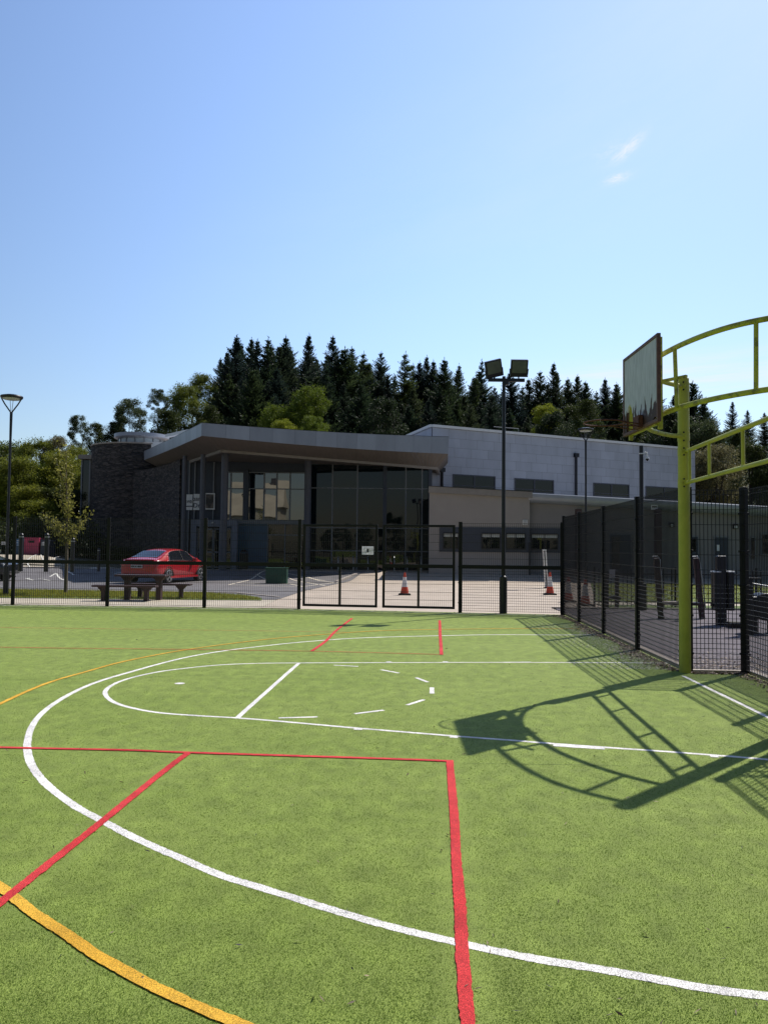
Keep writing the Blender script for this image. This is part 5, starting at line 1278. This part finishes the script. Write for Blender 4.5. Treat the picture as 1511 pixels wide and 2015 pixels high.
def broad_tree(h, R, zb, mat, nb=26, nl=9000, ls=.16, shape='round', name='broadleaf_tree'):
    t = thing(name, 'x', 'tree')
    P, u, w_, Cs = crown_leaves(h, R, zb, nb, nl, ls, shape)
    V, Fq = quads(P, u, w_); npmesh('crown', V, Fq, mat, t)
    m = MB(); m.tube([(0, 0, -1), (.05, .03, zb*.6), (.0, .1, zb+(h-zb)*.35), (.05, 0, h*.8)], [.028*h, .022*h, .015*h, .004*h], 8)
    for (x, y, z, br) in Cs[:14]:
        z0 = zb*.7+(z-zb)*.45; m.tube([(0, 0, z0), (x*.5, y*.5, z0+(z-z0)*.65), (x, y, z)], [.010*h, .006*h, .002*h], 5)
    m.build('trunk', 'barkd', t); return t
def spruce(h, R, mat, nbr=520, droop=.12, up=.5, name='conifer_tree', bare=.05):
    t = thing(name, 'x', 'tree'); Cc = []; U = []; W_ = []; m = MB()
    for k in range(nbr):
        q_ = RNG.random()**.85; z = h*(bare+(.99-bare)*q_); f = 1-z/h
        lump = 1+.14*math.sin(z*2.3+R)+.12*RNG.normal()
        L_ = (R*(f**.9)*1.06+.10)*max(.55, lump); a = k*2.39996+RNG.normal()*.35; l = L_*(.66+.45*RNG.random())
        rise = up*(1-f)**1.2+.10-droop*f*1.6; dx, dy = math.cos(a), math.sin(a); npts = max(3, int(l/.15))
        s = (np.arange(npts)+.7)/npts; zz = z+l*(rise*s+.42*s*s*(.35+.75*f)-droop*s*(1-s)*1.5)
        P = np.stack([dx*l*s, dy*l*s, zz], 1); sidev = np.array([-dy, dx, 0]); fw = np.array([dx, dy, rise+.45])
        for sg in (-1, 1):
            q = P+RNG.normal(size=P.shape)*.04; ll = (.34*(1-s)+.12)[:, None]*(.8+.5*RNG.random((npts, 1)))*min(1.2, .4+.28*l)
            dirv = sidev*sg*.7+fw*.8+RNG.normal(size=P.shape)*.18; dirv /= np.linalg.norm(dirv, axis=1, keepdims=True)
            Cc.append(q+dirv*ll*.7); U.append(dirv*ll); ww = np.cross(dirv, np.array([0, 0, 1.0])+RNG.normal(size=P.shape)*.6); ww /= np.linalg.norm(ww, axis=1, keepdims=True); W_.append(ww*.065*(1+.4*RNG.random((npts, 1))))
        Cc.append(P+np.array([0, 0, -.03])); U.append(np.tile(np.array([dx*.9, dy*.9, rise*.9+.35]), (npts, 1))*(l/npts)*.9); W_.append(np.tile(np.array([0, 0, .07]), (npts, 1)))
    # a leader at the top
    zz = np.linspace(h*.93, h*1.015, 14); P = np.stack([zz*0, zz*0, zz], 1); d = unit(14); d[:, 2] = np.abs(d[:, 2])*.6+.8; d *= .17; Cc.append(P); U.append(d); W_.append(np.cross(d, unit(14))*.35)
    V, Fq = quads(np.concatenate(Cc), np.concatenate(U), np.concatenate(W_)); npmesh('crown', V, Fq, mat, t)
    m.tube([(0, 0, -2), (0, 0, h*.5), (0, 0, h)], [.016*h, .009*h, .02], 7); m.build('trunk', 'barkd', t); return t
protoC = [spruce(20, 4.9, 'conif', 640), spruce(20, 4.1, 'conif', 560, .10, .6), spruce(20, 5.8, 'conif2', 760, .15), spruce(20, 4.6, 'conif2', 520, .07, .4), spruce(20, 5.2, 'conif', 560, .05, .7)]
protoD = {k: [broad_tree(10, 4.2, 1.2, k, 62, 20000, .14), broad_tree(10, 3.6, 1.0, k, 54, 17000, .13, 'col')] for k in ('dark', 'olive', 'bright', 'grey', 'pale', 'lime')}
used = set()
def place(root, h0, x, y, h, wfac, label, group=None, name=None, rz=None):
    s = h/h0; sc = (s*wfac, s*wfac, s); loc = (x, y, H(x, y)-.1); rz = RNG.random()*6.28 if rz is None else rz
    if root.name not in used:
        used.add(root.name); root.location = loc; root.rotation_euler = (0, 0, rz); root.scale = sc; root['label'] = label
        if group: root['group'] = group
        return root
    return dup(root, loc, rz, sc, label, group)
ORD = ['first', 'second', 'third', 'fourth', 'fifth', 'sixth', 'seventh', 'eighth', 'ninth', 'tenth', 'eleventh', 'twelfth', 'thirteenth', 'fourteenth', 'fifteenth', 'sixteenth', 'seventeenth', 'eighteenth', 'nineteenth', 'twentieth']
sky_ = [(441, 694), (462, 664), (482, 667), (503, 672), (524, 665), (545, 682), (562, 665), (584, 690), (603, 660), (625, 702), (647, 662), (671, 702), (683, 690), (697, 686), (717, 696), (735, 720), (750, 694), (769, 742), (787, 698), (806, 719), (825, 715), (838, 705), (853, 713), (874, 711), (900, 720), (925, 742), (945, 713), (968, 765), (1012, 735), (1040, 748), (1060, 733), (1078, 715), (1097, 734), (1120, 748), (1138, 740), (1162, 752), (1187, 748), (1213, 756), (1241, 772), (1263, 762), (1292, 770), (1318, 778)]
for i, (px_, py_) in enumerate(sky_):
    Y = 88+RNG.random()*10; top = D(px_, py_-2, Y); g0 = H(top.x, Y); h = top.z-g0
    if i < 20: lb = 'dark conifer on the hill skyline, %s from its left end' % ORD[i]
    elif i < 28: lb = 'dark conifer on the hill skyline left of the floodlights, %s before them' % ORD[27-i]
    else: lb = 'dark conifer on the hill skyline right of the floodlights, %s after them' % ORD[i-28]
    wf = (1.22 if px_ < 720 else 1.02)*(1+RNG.normal()*.12)*(20/h)**.5
    r_ = place(protoC[int(RNG.integers(0, 5))], 20, top.x, Y, h, wf, lb, 'conifers on the hill'); r_.rotation_euler.x = RNG.normal()*.022; r_.rotation_euler.y = RNG.normal()*.022
for k in range(66):
    px_ = 425+k*14+RNG.normal()*5; Y = 79+RNG.random()*8; line = float(np.interp(px_, [430, 660, 760, 1080, 1320], [690, 690, 730, 745, 790])); py_ = line+30+RNG.random()*70
    top = D(px_, py_, Y); h = top.z-H(top.x, Y)
    place(protoC[int(RNG.integers(0, 5))], 20, top.x, Y, h, 1.2, 'dark conifer filling the wood below the skyline row', 'conifers in the lower rows of the wood')
for k in range(46):
    px_ = 440+k*19.3+RNG.normal()*6; Y = 99+RNG.random()*9; line = float(np.interp(px_, [q[0] for q in sky_], [q[1] for q in sky_])); py_ = line+6+RNG.random()*34
    top = D(px_, py_, Y); h = top.z-H(top.x, Y)
    place(protoC[int(RNG.integers(0, 5))], 20, top.x, Y, h, 1.15*(20/h)**.5, 'dark conifer showing between the skyline trees from behind', 'conifers behind the skyline row')
for i, (px_, py_, Y, s) in enumerate([(1440, 790, 120, .62), (1470, 807, 124, .6), (1503, 812, 118, .7)]):
    top = D(px_, py_, Y); h = top.z-H(top.x, Y); place(protoC[1], 20, top.x, Y, h, (20/h)*.62*1.0, 'distant bluish conifer right of the yellow post, %s from the left' % ORD[i], 'distant conifers at the right')
for i, (px_, py_, Y) in enumerate([(1362, 752, 74), (1384, 790, 70), (1345, 800, 70)]):
    top = D(px_, py_, Y); h = top.z-H(top.x, Y); place(protoC[2], 20, top.x, Y, h, 1.2, ['tall dark conifer directly behind the yellow post', 'dark conifer just right of the yellow post', 'shorter dark conifer behind the foot of the board'][i], 'conifers behind the goal frame')
BR_ = [ # px, top y, half width px, Y, kind, shape, label
 (45, 905, 60, 59, 'olive', 0, 'olive bush behind the lamp pole, in front of the left trees'), (118, 895, 55, 60, 'olive', 0, 'yellowish olive bush directly behind the young tree crown'), (80, 990, 60, 56, 'olive', 0, 'low olive bush between lamp and young tree, just above the bollards'), (160, 930, 40, 59, 'olive', 1, 'olive bush touching the tower glazing'), (22, 878, 62, 66, 'olive', 0, 'olive tree at the left edge behind the lamp'), (70, 868, 46, 64, 'olive', 1, 'sunlit olive tree between lamp and young tree'), (112, 862, 44, 66, 'pale', 0, 'pale sunlit tree rising behind the young tree'),
 (150, 884, 40, 63, 'olive', 0, 'olive tree leaning against the stone tower'), (12, 940, 40, 58, 'lime', 0, 'bright green bush low at the left edge'), (62, 960, 52, 57, 'olive', 0, 'olive bush above the red recycling bank'), (108, 955, 50, 58, 'dark', 1, 'dark bush behind the young tree'), (150, 965, 40, 57, 'dark', 0, 'dark bush at the foot of the stone tower'),
 (35, 930, 45, 60, 'olive', 1, 'olive bush mass under the left trees'), (92, 915, 45, 60, 'bright', 0, 'greener bush in the middle of the left hedge'), (130, 925, 42, 61, 'olive', 1, 'olive bush in the hedge beside the tower glazing'), (-25, 890, 60, 62, 'dark', 0, 'dark tree cut off by the left edge'),
 (157, 819, 24, 80, 'grey', 1, 'slim grey-green tree on the skyline left of the tower'), (190, 836, 27, 78, 'dark', 0, 'small round dark tree left of the tower roof'), (255, 786, 40, 74, 'grey', 0, 'grey-green tree rising above the tower lantern'), (228, 832, 26, 74, 'dark', 0, 'dark tree half behind the tower lantern'),
 (313, 766, 24, 82, 'grey', 1, 'feathery tree on the skyline right of the lantern'), (365, 764, 48, 76, 'olive', 0, 'big sunlit olive tree left of the conifers'), (398, 741, 36, 88, 'olive', 0, 'olive tree on the skyline against the first conifer'), (335, 812, 48, 72, 'dark', 0, 'dark tree behind the left tip of the canopy'), (405, 800, 40, 74, 'dark', 1, 'dark tree above the canopy corner'),
 (545, 800, 46, 71, 'bright', 0, 'bright green tree above the canopy, left one of two'), (610, 763, 50, 72, 'bright', 0, 'bright green tree above the canopy, right one of two'), (560, 824, 34, 66, 'lime', 0, 'yellow-green bush just above the canopy roof'), (618, 818, 32, 67, 'bright', 1, 'green bush beside the yellow-green one'),
 (755, 792, 50, 72, 'dark', 0, 'dark tree left of the hall gable'), 
 (1075, 794, 38, 71, 'lime', 0, 'yellow-green topped tree above the hall'), (1090, 815, 46, 69, 'dark', 0, 'dark tree below the yellow-green top'), (1145, 790, 46, 74, 'dark', 1, 'dark tree behind the right lamp'), 
 (1315, 815, 48, 72, 'dark', 0, 'dark tree behind the foot of the backboard'), (1385, 830, 50, 68, 'grey', 0, 'greenish tree right of the yellow post'), (1408, 880, 62, 62, 'pale', 0, 'pale sunlit bush seen between the yellow crossbars'), (1372, 915, 40, 62, 'pale', 1, 'pale bush just right of the yellow post'), (1475, 880, 56, 66, 'dark', 0, 'dark tree above the recess fence'), (1530, 870, 60, 66, 'dark', 1, 'dark tree cut off by the right edge'), (1440, 850, 46, 76, 'dark', 0, 'dark tree below the distant conifers')]
for (px_, py_, hw, Y, kd, shp, lb) in BR_:
    top = D(px_, py_, Y); g0 = H(top.x, Y); h = top.z-g0; Rw = hw/FOC*Y; base_R = (4.2, 3.6)[shp]; s = h/10
    r_ = place(protoD[kd][shp], 10, top.x, Y, h, 1.0, lb, 'broadleaf trees around the building'); r_.scale = (1, 1, 1); r_.location.z = g0
    ky = Rw/base_R; kz = min(ky*1.08, h/10.2); cr = [c for c in r_.children if c.name.startswith('crown')][0]; tk = [c for c in r_.children if c.name.startswith('trunk')][0]
    cr.scale = (ky, ky, kz); cr.location = (0, 0, h-10.2*kz); tk.scale = (.6*s+.2, .6*s+.2, s*.96)
# trees behind the photographer, seen only in the glazing
for i in range(14):
    x = -9+i*3.4+RNG.normal(); y = -24-RNG.random()*10
    place(protoD['dark'][i % 2], 10, x, y, 9+RNG.random()*4, .9, 'dark green tree behind the court, seen mirrored in the glazing', 'trees mirrored in the glazing')
for r_ in protoC+[q for v in protoD.values() for q in v]:
    if r_.name not in used:
        for ch in list(r_.children): bpy.data.objects.remove(ch)
        bpy.data.objects.remove(r_)

# young tree on the verge
b = gpt(129.5, 1168); x0, y0 = b.x, b.y
t = thing('young_tree', 'slender young tree with sparse yellow-green leaves on the grass verge', 'tree', (x0, y0, 0))
m = MB(); zt = D(118, 882, y0).z
m.tube([(x0, y0, -.1), (x0+.01, y0, 1.2), (x0-.02, y0, 2.2), (x0-.06, y0, 3.4), (x0-.12, y0, zt)], [.055, .045, .035, .02, .006], 10)
m.build('trunk', 'bark', t, smooth=True)
m = MB(); Ps = []
def limb(z0, dx, dy, dz, r=.014):
    a = Vector((x0-.02, y0, z0)); pts = [a, a+Vector((dx*.5, dy*.5, dz*.45)), a+Vector((dx, dy, dz))]; m.tube(pts, [r, r*.7, r*.3], 6)
    for s in np.linspace(.30, 1, 9): Ps.append((pts[0].lerp(pts[1], s/.5) if s < .5 else pts[1].lerp(pts[2], (s-.5)*2), .10))
for (z0, px_, py_, dy) in ((1.75, 84, 1006, -.2), (1.7, 172, 1010, .2), (1.9, 98, 1035, .4), (1.85, 160, 1030, -.5), (2.1, 92, 1016, .7), (2.3, 138, 985, -.4), (2.5, 118, 962, .3), (2.7, 136, 955, .5), (3.1, 132, 925, .3), (3.4, 112, 905, .2), (1.6, 138, 1046, .3), (1.65, 122, 1052, -.3)):
    q_ = D(px_, py_, y0+dy); limb(z0, q_.x-x0, dy, max(.2, q_.z-z0))
for z in np.linspace(1.75, zt, 26): Ps.append((Vector((x0-.03*(z-1.5), y0, z)), .12))
m.build('branch', 'bark', t)
Pc = []
for p, r in Ps:
    n = 10; Pc.append(np.array(p)+RNG.normal(size=(n, 3))*np.array([r, r, r*.9]))
Pc = np.concatenate(Pc); n = len(Pc); u = unit(n)*.062*(.6+.8*RNG.random((n, 1))); w_ = np.cross(u, unit(n)); w_ = w_/np.linalg.norm(w_, axis=1, keepdims=True)*.06
V, Fq = quads(Pc, u, w_); npmesh('crown', V, Fq, 'sap', t)

# shrub skirt below the red bank area / around the tower foot
def bushrow(name, pts, h, mat, n, ls=.08, kind='stuff', label=None):
    P = []
    for (x, y, r) in pts:
        k = int(n*r); q = unit(k); q[:, 2] = np.abs(q[:, 2]); rad = (.5+.55*RNG.random((k, 1))); q = q*rad*np.array([r, r*.6, h]); P.append(q+np.array([x, y, H(x, y)]))
    P = np.concatenate(P); k = len(P); u = unit(k)*ls; w_ = np.cross(u, unit(k)); w_ = w_/np.linalg.norm(w_, axis=1, keepdims=True)*ls*.7
    V, Fq = quads(P, u, w_); return tag(npmesh(name, V, Fq, mat), label, None, None, kind)
bushrow('undergrowth', [(x+RNG.normal()*.5, 52.5+RNG.random()*1.5, 1.6) for x in np.arange(-52, -20.5, 1.2)], 2.6, 'dark', 900, .12)
bushrow('tower_foot_shrubs', [(x, 53.6+RNG.random()*.4, .8) for x in np.arange(-21.5, -16.2, .8)], 1.1, 'dark', 900, .08)

# ================================================================== SMALL STUFF ON THE GROUND
def line_index(x, y):
    out_ = np.zeros(len(x), int)
    for code, items in ((1, white), (3, [(Y1, .048), (Y2, .055)]), (2, red)):
        for p, wd in items:
            q = [Vector(v) if isinstance(v, Vector) else G(*v) for v in p]
            q = [v for v in q]
            if min(v.y for v in q) > 14: continue
            V_, _ = ribbon('x', p, wd, 'white', 0, jit=0, world=isinstance(p[0], Vector)); A_ = np.array(V_)[:, :2]; M_ = (A_[0::2]+A_[1::2])/2
            M_ = M_[M_[:, 1] < 14.5]
            a_, b_ = M_[:-1], M_[1:]
            if len(a_) == 0: continue
            lo_, hi_ = M_.min(0)-.1, M_.max(0)+.1
            sel = np.where((x > lo_[0]) & (x < hi_[0]) & (y > lo_[1]) & (y < hi_[1]))[0]
            for c in range(0, len(sel), 20000):
                s_ = sel[c:c+20000]; P_ = np.stack([x[s_], y[s_]], 1)[:, None, :]
                d2 = ((P_-M_[None])**2).sum(2).min(1)
                out_[s_[d2 < (wd/2+.004*RNG.normal(size=len(s_)))**2]] = code
    return out_
n = 560000; u_ = RNG.random(n); y = 2.45*(14.0/2.45)**(u_**1.35); x = RNG.uniform(-.52, .52, n)*y
code = line_index(x, y)
nearred = np.zeros(n, bool)                       # pile trodden flat beside the inlaid red lines
for p, wd in red[:3]:
    q = np.array([G(*v)[:2] for v in p])
    for a_, b_ in zip(q[:-1], q[1:]):
        ab = b_-a_; t_ = np.clip(((x-a_[0])*ab[0]+(y-a_[1])*ab[1])/(ab@ab), 0, 1); d_ = np.hypot(x-a_[0]-t_*ab[0], y-a_[1]-t_*ab[1]); nearred |= d_ < .10+.03*RNG.normal(size=n)
nearred &= (code == 0) & (RNG.random(n) < .62)
code[nearred] = 9
pat = np.sin(x*1.7+np.sin(y*1.3)*2)*np.sin(y*2.1+np.sin(x*.9)*2)+.6*np.sin(x*5.1+y*3.3)*np.sin(y*4.7-x*2.2)
code[(code == 0) & (RNG.random(n) < np.clip(.06+.11*pat, 0, .4))] = 9
for cd, nm, mt in ((0, 'turf_fibres', 'tblade'), (1, 'white_turf_fibres', 'wblade'), (2, 'red_turf_fibres', 'rblade'), (3, 'yellow_turf_fibres', 'yblade')):
    k = (code == cd) & (RNG.random(n) < np.clip((13.5-y)/6.5, 0, 1)); xx, yy = x[k], y[k]; m_ = len(xx); hh = .0052*(.5+RNG.random(m_)); a = RNG.random(m_)*6.28; wd = .0011*(1+.15*yy)
    dx = np.cos(a)*wd; dy = np.sin(a)*wd; lx = RNG.normal(size=m_)*.6*hh; ly = RNG.normal(size=m_)*.6*hh; z = np.full(m_, -.001)
    V = np.stack([np.stack([xx-dx, yy-dy, z], 1), np.stack([xx+dx, yy+dy, z], 1), np.stack([xx+lx, yy+ly, z+hh], 1)], 1).reshape(-1, 3)
    tag(npmesh(nm, V, np.arange(len(V)).reshape(-1, 3), mt), kind='stuff')
def strands(name, mat, xr, yr, n, h, wd, zf=None, keepf=None, lean=.35):
    x = RNG.uniform(*xr, n); y = RNG.uniform(*yr, n)
    if keepf is not None: k = keepf(x, y); x = x[k]; y = y[k]
    n = len(x); z = hgt(x, y); hh = h*(.5+RNG.random(n)); a = RNG.random(n)*6.28; lx = RNG.normal(size=n)*lean*hh; ly = RNG.normal(size=n)*lean*hh
    dx = np.cos(a)*wd/2; dy = np.sin(a)*wd/2
    V = np.stack([np.stack([x-dx, y-dy, z], 1), np.stack([x+dx, y+dy, z], 1), np.stack([x+lx, y+ly, z+hh], 1)], 1).reshape(-1, 3)
    return tag(npmesh(name, V, np.arange(len(V)).reshape(-1, 3), mat), kind='stuff')
ver = lambda x, y: y < np.interp(x, [-60, -12, -6, -4.4, -3.6], [27.7, 27.7, 27.0, 25.6, 24.0])-.05*RNG.normal(size=len(x))
strands('verge_grass', 'blade', (-24, -3.7), (23.7, 27.8), 60000, .07, .014, keepf=ver)
strands('lawn_grass', 'blade', (6, 34), (24.7, 37.5), 45000, .05, .02, keepf=lambda x, y: x > .25*y+.6)
def specks(name, mat, pts, s, thick=.25):
    P = np.array(pts); n = len(P); a = RNG.random(n)*6.28; l = s*(.5+1.0*RNG.random(n)); u = np.stack([np.cos(a)*l, np.sin(a)*l, RNG.normal(size=n)*l*.25], 1)
    w_ = np.stack([-np.sin(a)*l*thick, np.cos(a)*l*thick, RNG.normal(size=n)*l*.2], 1)*(.6+.8*RNG.random((n, 1)))
    V, Fq = quads(P+np.array([0, 0, .004])+np.array([0, 0, 1])*l[:, None]*.25, u, w_); return tag(npmesh(name, V, Fq, mat), kind='stuff')
pts = []
for _ in range(230):
    y = 2.4+RNG.random()**1.6*15; x = RNG.uniform(-.5, .48)*y; pts.append((x, y, 0))
specks('turf_debris', 'litter', pts, .016)
specks('dark_turf_debris', 'rubber', [(RNG.uniform(-.5, .48)*yy, yy, .002) for yy in 2.4+RNG.random(200)**1.4*16], .014)
pts = []
for _ in range(5200):
    y = RNG.uniform(10.6, 19.4); x = fx(y)-.03-abs(RNG.normal())*.13*(1+.6*math.sin(y*1.7)); pts.append((x, y, 0))
for _ in range(1500):
    y = RNG.uniform(7.1, 10.45); pts.append((float(np.interp(y, [7.1, 10.5], [4.55, 4.76]))-abs(RNG.normal())*.10, y, 0))
for _ in range(900):
    x = RNG.uniform(4.05, 4.76); pts.append((x, 10.50-abs(RNG.normal())*.05, 0))
for _ in range(2500):
    x = RNG.uniform(4.05, 6.8); y = 10.6+abs(RNG.normal())*.9; pts.append((x+RNG.random()*.4, y, 0))
specks('leaf_litter', 'litter', pts, .021, .55)
pts = []
for _ in range(9500):
    y = 10.8+RNG.random()**1.3*6.5; q_ = abs(RNG.normal())*.40; x = fx(y)-.12-q_*(1+.5*math.sin(y*2.3+1)); pts.append((x, y+RNG.normal()*.05, -.004))
specks('drifted_sand', 'sand', pts, .0085, .85)
pts = [(RNG.uniform(-14, 4.3), 0, 0) for _ in range(900)]
pts = [(x, FY(x)-.12-abs(RNG.normal())*.10, 0) for x, _, _ in pts]
specks('leaf_litter', 'litter', pts, .02, .5)
